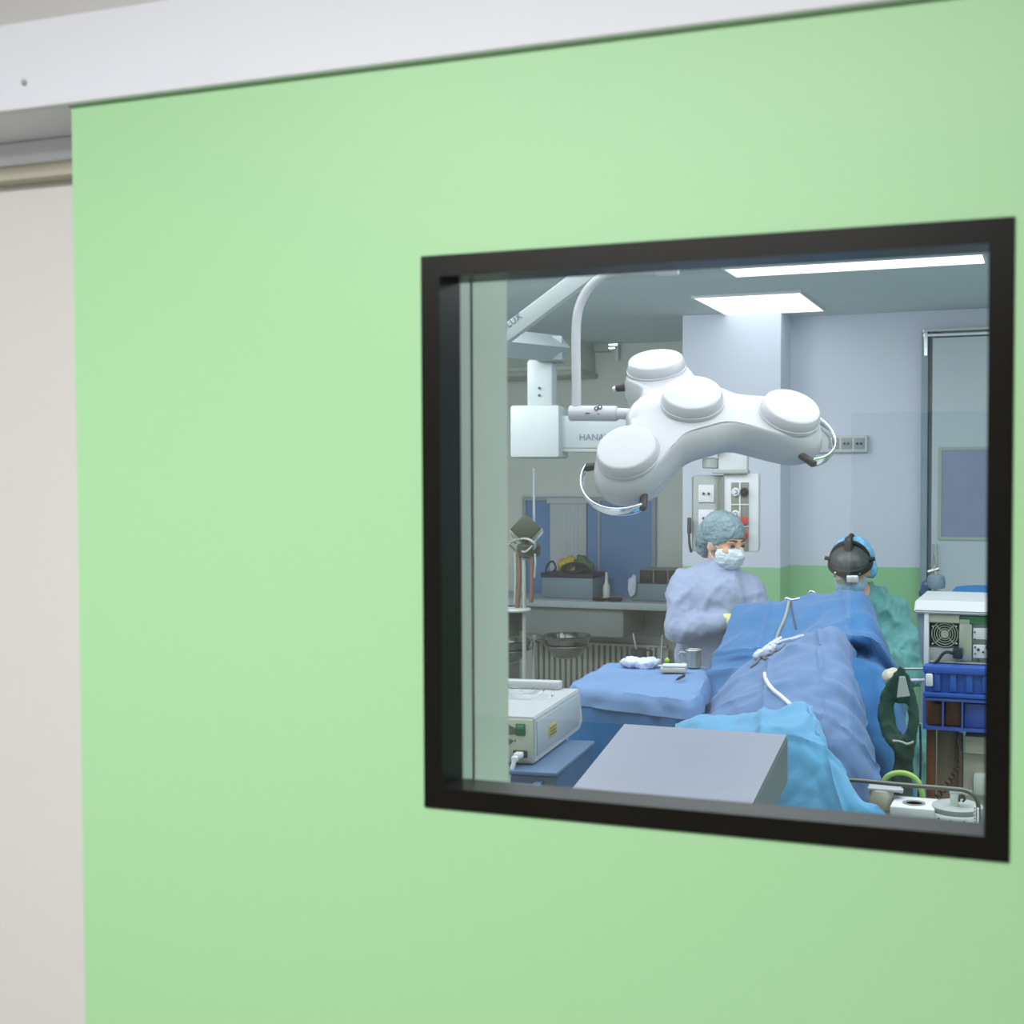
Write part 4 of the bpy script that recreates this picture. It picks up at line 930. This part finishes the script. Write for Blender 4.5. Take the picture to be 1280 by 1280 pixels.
b = N(); tube(b, [hm2 @ V((.095*math.sin(q), .012+.115*math.cos(q), .045)) for q in [math.radians(-100+200*i/20) for i in range(21)]], .016, 8, flat=((hm2.to_3x3() @ V((0, 0, 1))), (1.1, .45))); part('headband', b, 'black', hgo)
b = N(); tube(b, [hm2 @ V((0, .055, .115)), hm2 @ V((0, .04, .15)), hm2 @ V((0, .033, .172)), hm2 @ V((0, .032, .18))], [.021, .020, .019, .012], 14); part('knob', b, 'black', hgo)
b = N(); tube(b, [hm2 @ V((.0, -.02+.10*math.sin(q), .055+.098*math.cos(q))) for q in [math.radians(-90+140*i/16) for i in range(17)]], .012, 8); tube(b, [hm2 @ V((.085*math.sin(q), .02, .055+.095*math.cos(q))) for q in [math.radians(-85+170*i/16) for i in range(17)]], .010, 8); part('head_strap', b, 'black', hgo)
for s in (-1, 1):
    b = N(); tube(b, [hm2 @ V((s*.085, .03, .07)), hm2 @ V((s*.112, .03, .075))], .009, 10); part('adjuster', b, 'black', hgo)
    b = N(); tube(b, [hm2 @ V((s*.033, .098, .02)), hm2 @ V((s*.03, .135, .008)), hm2 @ V((s*.03, .137, .008))], [.013, .016, .012], 14); part('loupe', b, 'dull_steel', hgo)
for x in (-.05, 0, .055):
    b = N(); ell(b, hm2 @ V((x, .128 if x == 0 else .112, .042)), (.006, .006, .006)); part('stud', b, 'chrome', hgo)
b = N(); B(b, (0, 0, 0), (.05, .02, .03), None, .005); b.transform(hm2 @ Matrix.Translation((-.022, .135, .025))); part('lamp_unit', b, 'panel_white', hgo)
for s in (-1, 1):
    b = N(); ell(b, hm2 @ V((s*.031, .084, .012)), (.013, .006, .007), hm2.to_3x3().to_4x4()); part('eye', b, 'eye', sbody)
# stool
t = thing('stool', 'round black stool under the seated person in teal', 'stool', (hp2.x, hp2.y, 0))
b = N(); lathe(b, [(.15, 0), (.17, .01), (.17, .04), (.14, .055)], Matrix.Translation((hp2.x, hp2.y, .33)), 28); part('seat', b, 'black', t)
b = N(); tube(b, [(hp2.x, hp2.y, .05), (hp2.x, hp2.y, .33)], .025, 14); part('column', b, 'chrome', t)
b = N()
for k in range(5): a = 2*PI*k/5+.6; tube(b, [(hp2.x, hp2.y, .07), (hp2.x+.24*math.cos(a), hp2.y+.24*math.sin(a), .03)], [.022, .015], 8)
part('foot', b, 'chrome', t)

# ================================================================== RIGHT SIDE: wall strip, sliding door, machines
t = thing('socket_strip', 'white wall strip with a row of sockets right of the surgical light', 'sockets', at(1050, 565, YB))
s3_ = mpp(1050, YB)
b = N(); pbx(b, 1006, 545, 1084, 565, YB-.05, .05, .006, 0); sk = part('trunking', b, 'panel_white', t)
for x in (1014, 1029, 1046, 1062, 1077) if False else (1020, 1042, 1058, 1074):
    b = N(); pbx(b, x-6.5, 547.5, x+6.5, 561, YB-.058, .01, .004, 0); so = part('socket', b, 'esu_side', sk)
    b = N()
    for dx in (-2.4, 2.4): lathe(b, [(1.5*s3_, 0), (1.5*s3_, .004)], Matrix.Translation(at(x+dx, 554.5, YB-.061)) @ Matrix.Rotation(PI/2, 4, 'X'), 10)
    part('socket_hole', b, 'socket_dark', so)
# sliding door on the back wall
xa, xb = at(1153, 500, YB-.06).x, at(1153, 500, YB-.06).x+1.35
zt2 = at(1190, 411, YB-.08).z
b = N(); B2(b, xa+.06, xb, YB-.075, YB-.03, .01, zt2-.05); d3 = struct('door_3', b, 'door_leaf_blue')
gz0, gz1 = at(1200, 672, YB-.08).z, at(1200, 562, YB-.08).z
b = N(); B2(b, xa+.11, xb-.1, YB-.082, YB-.076, gz0, gz1); link('window_pane', b, 'door_glass', d3, False)
b = N(); frame_bm(b, xa+.10, xb-.09, gz0-.015, gz1+.015, .018, YB-.086, YB-.075); link('window_frame', b, 'jamb_edge', d3, False)
b = N(); tube(b, [(xa+.085, YB-.10, .95), (xa+.085, YB-.10, 1.3)], .012, 10); link('handle', b, 'chrome', d3)
b = N(); B2(b, xa-.005, xa+.035, YB-.09, YB-.001, 0, zt2, .004); struct('trim_6', b, 'window_frame')
b = N(); B2(b, xa+.004, xb, YB-.10, YB-.001, zt2-.016, zt2+.004, .003); B2(b, xa+.004, xb, YB-.10, YB-.05, zt2-.045, zt2-.026, .003); B2(b, xa+.01, xa+.035, YB-.105, YB-.05, zt2-.16, zt2-.016, .004); struct('trim_7', b, 'chrome')
# ---- anaesthesia machine
YA = 4.2; sA_ = mpp(1190, YA)
ax0 = at(1157, 800, YA).x; az1 = at(1190, 752, YA).z; az0 = at(1190, 836, YA).z
am = thing('anaesthesia_machine', 'white anaesthesia machine seen from behind with an open rear panel and fan', 'medical device', (ax0+.25, YA+.2, 0))
def ap(px, py, dy=0.): return at(px, py, YA+dy)
def abx(b, x0, y0, x1, y1, dy, dep, bev=.003): return pbx(b, x0, y0, x1, y1, YA+dy, dep, bev, 0)
b = N(); abx(b, 1157, 766, 1345, 836, .03, .36, .01); hs = part('housing', b, 'esu_side', am)
b = N()
pr = [(-.01, .0), (.40, 0), (.40, .05), (.02, .05), (-.02, .012)]
prism(b, [(YA+y, az1-.045+z*.9) for y, z in pr], at(1143, 760, YA).x, ax0+.52); bmesh.ops.bevel(b, geom=b.edges[:], offset=.005, segments=2, affect='EDGES'); part('top_cover', b, 'esu_top', am)
# slanted side wing
b = N(); P = [ap(1145, 758, .02), ap(1158, 764, .0), ap(1158, 838, .0), ap(1151, 826, .02)]; P2 = [p+V((-.01, .3, 0)) for p in P]
vs = [b.verts.new(p) for p in P+P2]
for f in ((0, 1, 2, 3), (7, 6, 5, 4), (0, 4, 5, 1), (1, 5, 6, 2), (2, 6, 7, 3), (3, 7, 4, 0)): b.faces.new([vs[i] for i in f])
part('side_wing', b, 'crate_grey', am, smooth=False)
b = N(); abx(b, 1155, 764, 1160.5, 838, -.01, .05, .003); abx(b, 1155, 763, 1345, 768, -.01, .05, .003); part('rear_frame', b, 'panel_white', am)
b = N(); abx(b, 1160.5, 768, 1199, 779, .0, .03, .002); part('blank_plate', b, 'beige', am)
b = N(); abx(b, 1160.5, 779.5, 1197.5, 808, .018, .02, .002); fn = part('fan_plate', b, 'black', am)
fc = ap(1181, 792.5, .012); fm = Matrix.Translation(fc) @ Matrix.Rotation(PI/2, 4, 'X')
b = N()
for R_ in (7, 10, 13, 16): torus(b, fm, R_*sA_, .75*sA_, 36, 6)
lathe(b, [(5*sA_, -.002), (5.4*sA_, .002), (4.6*sA_, .006)], fm, 24)
for k in range(4): a = PI/4+PI/2*k; tube(b, [fc+V((5*sA_*math.cos(a), 0, 5*sA_*math.sin(a))), fc+V((17*sA_*math.cos(a), 0, 17*sA_*math.sin(a)))], .8*sA_, 6)
part('fan_grille', b, 'dull_steel', fn)
b = N()
for x, y in ((1166, 804.5), (1195.5, 804.5), (1195.5, 783), (1166, 783)): ell(b, ap(x, y, .012), (1.2*sA_, .004, 1.2*sA_))
part('screw', b, 'panel_white', fn)
b = N(); abx(b, 1200, 770, 1345, 784, .012, .02, .001); part('circuit_board', b, 'green_pale', am)
b = N(); abx(b, 1199, 780, 1214.5, 827, .006, .03, .002); abx(b, 1199, 774, 1212, 782, .008, .03, .002); part('power_supply', b, 'dull_steel', am)
b = N(); abx(b, 1216.5, 785, 1345, 804, .008, .03, .002); abx(b, 1216.5, 806, 1345, 828, .008, .03, .002); cp = part('connector_plate', b, 'panel_white', am)
b = N()
for x, y, r in ((1218.5, 790, 1), (1218.5, 799, 1), (1219, 809, 1.2), (1223, 812, 1.8), (1219, 817, 1), (1223, 825, 1.6), (1229, 815, 1.4), (1235, 809, 3), (1236, 820, 2)): lathe(b, [(r*sA_, 0), (r*sA_, .006)], Matrix.Translation(ap(x, y, .008)) @ Matrix.Rotation(PI/2, 4, 'X'), 12)
part('connector', b, 'socket_dark', cp)
b = N(); abx(b, 1161, 809, 1199, 827, .016, .02, .002); part('lower_plate', b, 'panel_grey', am)
b = N(); abx(b, 1191, 811, 1202.5, 824, -.02, .03, .003); tube(b, spline([ap(1192, 817, -.01), ap(1184, 815, -.015), ap(1178, 818, -.015), ap(1172, 826, -.015), ap(1163, 832, -.01), ap(1158, 834, -.005)], 5), 1.9*sA_, 8); part('mains_plug', b, 'navy', am)
b = N(); abx(b, 1158, 828, 1345, 834, .0, .3, .002); part('bottom_ledge', b, 'dull_steel', am)
# pedestal below
z_c0 = at(1190, 916, YA).z
b = N(); B2(b, at(1157, 950, YA).x, at(1168, 950, YA).x, YA+.02, YA+.06, 0.05, az0, .004); part('post', b, 'brown', am)
b = N(); B2(b, at(1168.5, 950, YA).x, at(1196, 950, YA).x, YA+.08, YA+.1, .05, z_c0-.01, .002); part('back_panel', b, 'tan_panel', am)
b = N(); B2(b, at(1196, 950, YA).x, at(1202, 950, YA).x, YA+.03, YA+.07, .05, z_c0-.01, .004); part('post', b, 'hose_brown', am)
b = N(); x0 = at(1205, 950, YA).x
B2(b, x0, x0+.4, YA+.0, YA+.3, at(1205, 942, YA).z, z_c0-.008, .006); B2(b, x0-.004, x0+.4, YA+.03, YA+.3, .3, at(1205, 944, YA).z, .004); part('vaporiser_case', b, 'beige', am)
b = N(); B2(b, x0+.03, x0+.4, YA-.02, YA+.03, at(1205, 992, YA).z, at(1205, 965, YA).z, .012); part('lower_drawer', b, 'jamb', am)
b = N(); B2(b, ax0-.0, ax0+.52, YA-.0, YA+.4, .02, .06, .01); part('base', b, 'panel_grey', am)
# crate and clear bin: separate things on the shelf
cb0, cb1 = at(1157, 850, YA).x, at(1157, 850, YA).x+.44
zc0, zc1_ = at(1190, 873, YA-.05).z, at(1190, 832, YA-.05).z
t = thing('crate', 'ribbed royal blue plastic crate below the open rear panel', 'crate', ((cb0+cb1)/2, YA+.1, zc0))
b = N(); B2(b, cb0, cb1, YA-.03, YA+.24, zc0+.002, zc1_-.002, .004); bd = part('body', b, 'crate_blue', t)
b = N()
for k in range(8): x = cb0+.03+k*.054; B2(b, x, x+.024, YA-.042, YA-.031, zc0+.02, zc1_-.03, .004)
part('rib', b, 'crate_blue', bd)
b = N(); B2(b, cb0-.004, cb1, YA-.05, YA-.03, zc1_-.03, zc1_-.004, .004); B2(b, cb0-.004, cb1, YA-.05, YA-.03, zc0+.001, zc0+.016, .003); part('rim', b, 'crate_blue', t)
b = N(); c_ = at(1161.5, 850, YA-.06); B(b, c_, (9*sA_, .012, 16*sA_), None, .006); part('clip', b, 'panel_white', t)
zb0 = at(1190, 914, YA-.05).z
t = thing('storage_bin', 'divided clear blue storage bin under the royal blue crate', 'bin', ((cb0+cb1)/2, YA+.1, zb0))
b = N(); frame_bm(b, cb0-.004, cb1, zb0, zc0-.002, .01, YA-.045, YA-.03); B2(b, cb0+.06, cb0+.066, YA-.04, YA+.2, zb0+.01, zc0-.01); B2(b, cb0+.125, cb0+.131, YA-.04, YA+.2, zb0+.01, zc0-.01); B2(b, cb0, cb1, YA-.03, YA+.2, zb0, zb0+.006); B2(b, cb0, cb1, YA+.19, YA+.2, zb0, zc0-.01); part('body', b, 'bin_plastic', t)
b = N(); B2(b, cb0+.008, cb0+.058, YA+.0, YA+.15, zb0+.008, zc0-.03, .004); part('left_insert', b, 'brown', t)
b = N(); B2(b, cb0+.068, cb0+.122, YA+.0, YA+.15, zb0+.008, zc0-.02, .004); part('right_insert', b, 'brown', t)
b = N(); B2(b, cb0+.133, cb1-.01, YA-.02, YA+.15, zb0+.008, zc0-.02, .004); part('blue_insert', b, 'bin_plastic', t)
# coiled cable
P = spline([ap(1197, 925, -.05), ap(1199, 948, -.05), ap(1196, 962, -.06), ap(1188, 976, -.08), ap(1178, 988, -.09), ap(1168, 1000, -.1), ap(1162, 1008, -.1)], 14); Q = []
for i, p in enumerate(P):
    t_ = (P[min(i+1, len(P)-1)]-P[max(i-1, 0)]).normalized(); a = i*1.05; nx = V((0, 1, 0)); ny = t_.cross(nx); r_ = .011 if i > 24 else .003
    Q.append(p+(nx*math.cos(a)+ny*math.sin(a))*r_)
b = N(); tube(b, spline(Q, 3), .003, 6); part('coiled_cable', b, 'hair_dark', am, ang=3)
# side rails and armrest pad
t = thing('side_rail', 'pair of chrome rail bars sticking out beside the crate', 'rail', ap(1144, 850, .0))
b = N(); tube(b, [ap(1126, 836, .1), ap(1158, 836, .1)], 1.5*sA_, 10); part('upper_bar', b, 'dull_steel', t)
b = N(); tube(b, [ap(1133, 850.5, .0), ap(1157, 850, .0)], 2*sA_, 10); cap(b, ap(1135, 848, 0), ap(1135.5, 856, 0), 2*sA_, 2*sA_); part('lower_bar', b, 'panel_white', t)
b = N(); ell(b, at(1115, 846, 4.02), (.035, .05, .03)); ell(b, at(1120, 842, 4.0), (.02, .03, .015)); b = remesh(b, .006, 5); wrinkle(b, .004, 25); solo('gel_pad', b, 'beige', 'small rounded pale pad at the right edge of the tented drape', 'pad', ang=3)
# dark green strap with an open loop
YT = 3.86; st = mpp(1125, YT); b = N()
def rib(pts, r):
    n_ = len(pts); tube(b, spline([at(x, y, YT+.01*math.sin(i)) for i, (x, y) in enumerate(pts)], 6), [st*(lambda t: r[int(t)]+(r[min(int(t)+1, n_-1)]-r[int(t)])*(t-int(t)))(k/6) for k in range((n_-1)*6+1)], 16, flat=(rt, (1, .35)))
rib([(1127, 832), (1119, 848), (1110, 870), (1108, 895), (1113, 915), (1124, 930), (1130, 945)], [3, 6, 10, 12.5, 12, 12, 12])
rib([(1128, 834), (1134, 850), (1140, 872), (1142, 895), (1140, 915), (1134, 932), (1130, 950)], [3, 5, 7, 7.5, 8, 10, 12])
rib([(1126, 838), (1127, 860), (1128, 880)], [4, 7, 9])
rib([(1131, 925), (1130, 950), (1127, 975), (1125, 1000), (1124, 1040)], [14, 13, 14.5, 17, 18])
b = remesh(b, .006, 5); wrinkle(b, .004, 18, (1, 1, .6))
t = thing('positioning_strap', 'dark green padded strap with an open loop beside the right drape', 'strap', at(1126, 1035, YT))
part('padding', b, 'strap_green', t, ang=3)
b = N(); P = [at(1124, 846, YT-.03), at(1131, 846, YT-.03), at(1137, 870, YT-.03), at(1121, 872, YT-.03)]; vs = [b.verts.new(p) for p in P]+[b.verts.new(p+V((0, .01, 0))) for p in P]
for f in ((0, 1, 2, 3), (7, 6, 5, 4), (0, 4, 5, 1), (1, 5, 6, 2), (2, 6, 7, 3), (3, 7, 4, 0)): b.faces.new([vs[i] for i in f])
part('label_tab', b, 'panel_grey', t, smooth=False)
b = N(); tube(b, spline([at(1116, 926, YT-.055), at(1126, 927, YT-.06), at(1134, 930, YT-.06), at(1142, 927, YT-.055)], 5), 1.4*st, 8); part('stitch_band', b, 'panel_grey', t)
b = N(); tube(b, spline([at(x, y, 3.7) for x, y in ((1104, 978), (1110, 970), (1122, 966), (1136, 968), (1147, 976), (1152, 990), (1154, 1003))], 6), 3.4*mpp(1130, 3.7), 12); solo('hose', b, 'hose_lime', 'pale lime green hose arching behind the trolley rail', 'hose', ang=3)
b = N(); tube(b, spline([at(x, y, 4.05) for x, y in ((1150, 905), (1151, 940), (1150, 975), (1146, 1010))], 6), .004, 8); solo('thin_cable', b, 'navy', 'thin dark cable hanging right of the green strap', 'cable', ang=3)
# ---- trolley with gallery rail
YT0 = 3.5; sT = mpp(1150, YT0)
zT = at(1150, 1031, YT0).z; tx0, tx1 = at(1078, 1000, YT0).x, at(1232, 1000, YT0).x
tr_ = thing('rail_trolley', 'white trolley with a bent steel gallery rail at the lower right of the window', 'trolley', ((tx0+tx1)/2, YT0+.2, 0))
b = N(); B2(b, tx0, tx1, YT0-.02, YT0+.32, zT-.03, zT, .006); part('top', b, 'trolley_grey', tr_)
b = N(); rl = [at(1050, 990, YT0+.02), at(1054, 977, YT0), at(1070, 975.5, YT0), at(1130, 981, YT0), at(1190, 986, YT0), at(1206, 988, YT0), at(1217, 994, YT0), at(1222.5, 1004, YT0), at(1223, 1020, YT0), at(1223, 1036, YT0)]
tube(b, spline(rl, 6), 2.9*sT, 12); part('gallery_rail', b, 'rail_steel', tr_)
b = N(); B2(b, tx0+.02, tx1-.02, YT0+.0, YT0+.30, zT-.45, zT-.031, .006); part('body', b, 'beige', tr_)
for sx in (tx0+.05, tx1-.05):
    for sy in (YT0+.04, YT0+.26):
        b = N(); torus(b, Matrix.Translation((sx, sy, .05)) @ Matrix.Rotation(PI/2, 4, 'Y'), .034, .014, 20, 8); tube(b, [(sx, sy, .05), (sx, sy, zT-.44)], .014, 8); part('leg', b, 'dull_steel', tr_)
def onT(px, py): return onz(px, py, zT)
# white block with an oval recess
c = V((at(1142, 1024, YT0+.08).x, YT0+.10, zT))
t = thing('tissue_box', 'white low box with an oval opening on the trolley', 'box', c)
b = N(); B(b, (0, 0, .02), (.132, .13, .036), None, .006); part('body', b, 'panel_white', t, False)
b = N(); lathe(b, [(.03, .0), (.031, .002), (.024, .002), (.022, .0)], Matrix.Translation((0, -.01, .0385)) @ Matrix.Diagonal((1.1, .95, 1, 1)), 28); part('oval_opening', b, 'cabinet_grey', t, False)
c = V((at(1100, 1020, YT0+.12).x, YT0+.14, zT))
t = thing('tape_roll', 'pale roll of tape on the trolley beside the light drape', 'roll', c)
b = N(); lathe(b, [(.012, .001), (.036, .001), (.038, .005), (.038, .058), (.036, .062), (.012, .062), (.012, .001)], Matrix.Translation((0, 0, 0)), 32, False); part('tape', b, 'beige', t, False)
b = N(); lathe(b, [(.010, .0), (.0125, .0), (.0125, .064), (.010, .064), (.010, 0)], Matrix(), 24, False); part('core', b, 'brown', t, False)
c = at(1106, 985, YT0+.14); c.z -= .0
t = thing('instrument_tray', 'white shallow tray on a small post behind the trolley rail', 'tray', V((c.x, c.y, zT)))
b = N(); B(b, c, (.10, .06, .010), .05, .004); B(b, c+V((.05, 0, -.004)), (.012, .03, .012), .05, .004); part('tray', b, 'esu_top', t)
b = N(); tube(b, [V((c.x-.02, c.y, zT)), V((c.x-.02, c.y, c.z))], .012, 12); part('post', b, 'clear_plastic', t)
# round pan with bracket
c = V((at(1196, 1022, YT0+.07).x, YT0+.09, zT))
t = thing('round_pan', 'pale round lidded pan with a perforated rim strip at the lower right', 'pan', c)
b = N(); lathe(b, [(.046, .001), (.064, .006), (.072, .034), (.074, .042), (.065, .046), (.001, .048)], Matrix.Translation(c), 40); part('pan', b, 'panel_grey', t)
b = N(); pts = [c+V((.077*math.sin(q), -.077*math.cos(q), .016)) for q in [math.radians(-55+110*i/12) for i in range(13)]]
tube(b, pts, .012, 8, flat=((0, 0, 1), (1, .25))); ps = part('rim_strip', b, 'panel_white', t)
b = N()
for i in (2, 5, 8, 10): ell(b, pts[i]+(pts[i]-c-V((0, 0, .014))).normalized()*.003, (.003, .003, .003))
part('hole', b, 'socket_dark', ps)
c2 = at(1193, 1000, YT0+.07); b = N(); B2(b, c2.x-.012, c2.x+.012, c2.y-.012, c2.y+.012, zT+.04, at(1193, 990, YT0+.07).z, .004); B2(b, c2.x-.014, c2.x+.05, c2.y-.012, c2.y+.012, at(1193, 992, YT0+.07).z-.0, at(1193, 987, YT0+.07).z, .003); part('post', b, 'jamb', t)
b = N(); tube(b, spline([at(1199, 1002, YT0+.05), at(1200, 995, YT0+.05), at(1204, 994, YT0+.05), at(1206, 999, YT0+.05), at(1203, 1002, YT0+.05)], 5), .0035, 8); part('hook', b, 'socket_dark', t)
b = N(); pbx(b, 1217, 1008, 1219.5, 1036, YT0-.03, .006, .001, 0); pbx(b, 1221, 1010, 1223.5, 1036, YT0-.03, .006, .001, 0); pbx(b, 1210, 1026, 1219, 1033, YT0-.03, .006, .001, 0); st_ = part('perforated_strip', b, 'panel_white', tr_)
b = N()
for k in range(6): ell(b, at(1218.3, 1010+k*4.4, YT0-.031), (.0018, .0018, .0018))
ell(b, at(1214, 1029.5, YT0-.031), (.004, .002, .004)); part('hole', b, 'socket_dark', st_)
# ---- things behind the machine
t = thing('linen_bin', 'bright blue lidded bin behind the anaesthesia machine', 'bin', V((at(1215, 760, 5.6).x, 5.75, 0)))
b = N(); x0, x1 = at(1187, 750, 5.6).x, at(1187, 750, 5.6).x+.4; zl = at(1215, 741, 5.6).z
B2(b, x0+.02, x1-.02, 5.62, 5.95, 0, zl-.05, .02); part('body', b, 'crate_grey', t)
b = N(); prof_ = [(x0-.0, zl-.05), (x0, zl-.005), (x0+.06, zl+.004), (x0+.2, zl+.008), (x1-.06, zl-.01), (x1, zl-.03), (x1, zl-.05)]
a_ = [b.verts.new((x, 5.6, z)) for x, z in prof_]; c_ = [b.verts.new((x, 5.97, z)) for x, z in prof_]; b.faces.new(a_); b.faces.new(c_[::-1])
for i in range(len(prof_)): j = (i+1) % len(prof_); b.faces.new((a_[i], c_[i], c_[j], a_[j]))
part('lid', b, 'lid_blue', t)
YF = 5.7; sF = mpp(1165, YF)
t = thing('breathing_circuit', 'grey-blue breathing filter with tap standing behind the white machine top', 'medical device', V((at(1167, 760, YF).x, YF, 0)))
b = N(); lathe(b, [(.02, -.03), (.04, -.026), (.045, 0), (.038, .03), (.018, .04)], Matrix.Translation(at(1170, 728, YF)), 24); part('filter', b, 'crate_grey', t)
b = N(); ell(b, at(1158, 733, YF), (.026, .03, .035)); ell(b, at(1156, 742, YF), (.03, .03, .03)); b = remesh(b, .007, 4); part('bellows', b, 'cart_blue', t, ang=3)
b = N(); tube(b, spline([at(1171, 720, YF), at(1168, 712, YF), at(1170, 704, YF), at(1168, 690, YF)], 5), .008, 8); tube(b, [at(1160, 715, YF), at(1174, 711, YF)], .009, 8); part('tap', b, 'dull_steel', t)
b = N(); tube(b, [at(1168, 748, YF), V((at(1168, 748, YF).x, YF, .03))], .02, 12); lathe(b, [(.1, 0), (.12, .01), (.05, .03)], Matrix.Translation(V((at(1168, 748, YF).x, YF, 0))), 24); part('stand', b, 'panel_grey', t)
b = N(); lathe(b, [(.04, 0), (.045, .01), (.04, .035), (.02, .045)], Matrix.Translation(at(1169, 750, YF)), 24); part('absorber', b, 'panel_white', t)

sc_ = bpy.context.scene
sc_.view_settings.view_transform = 'Standard'; sc_.view_settings.look = 'None'; sc_.view_settings.exposure = 0
sc_.cycles.max_bounces = 8; sc_.cycles.transparent_max_bounces = 12; sc_.cycles.use_denoising = True
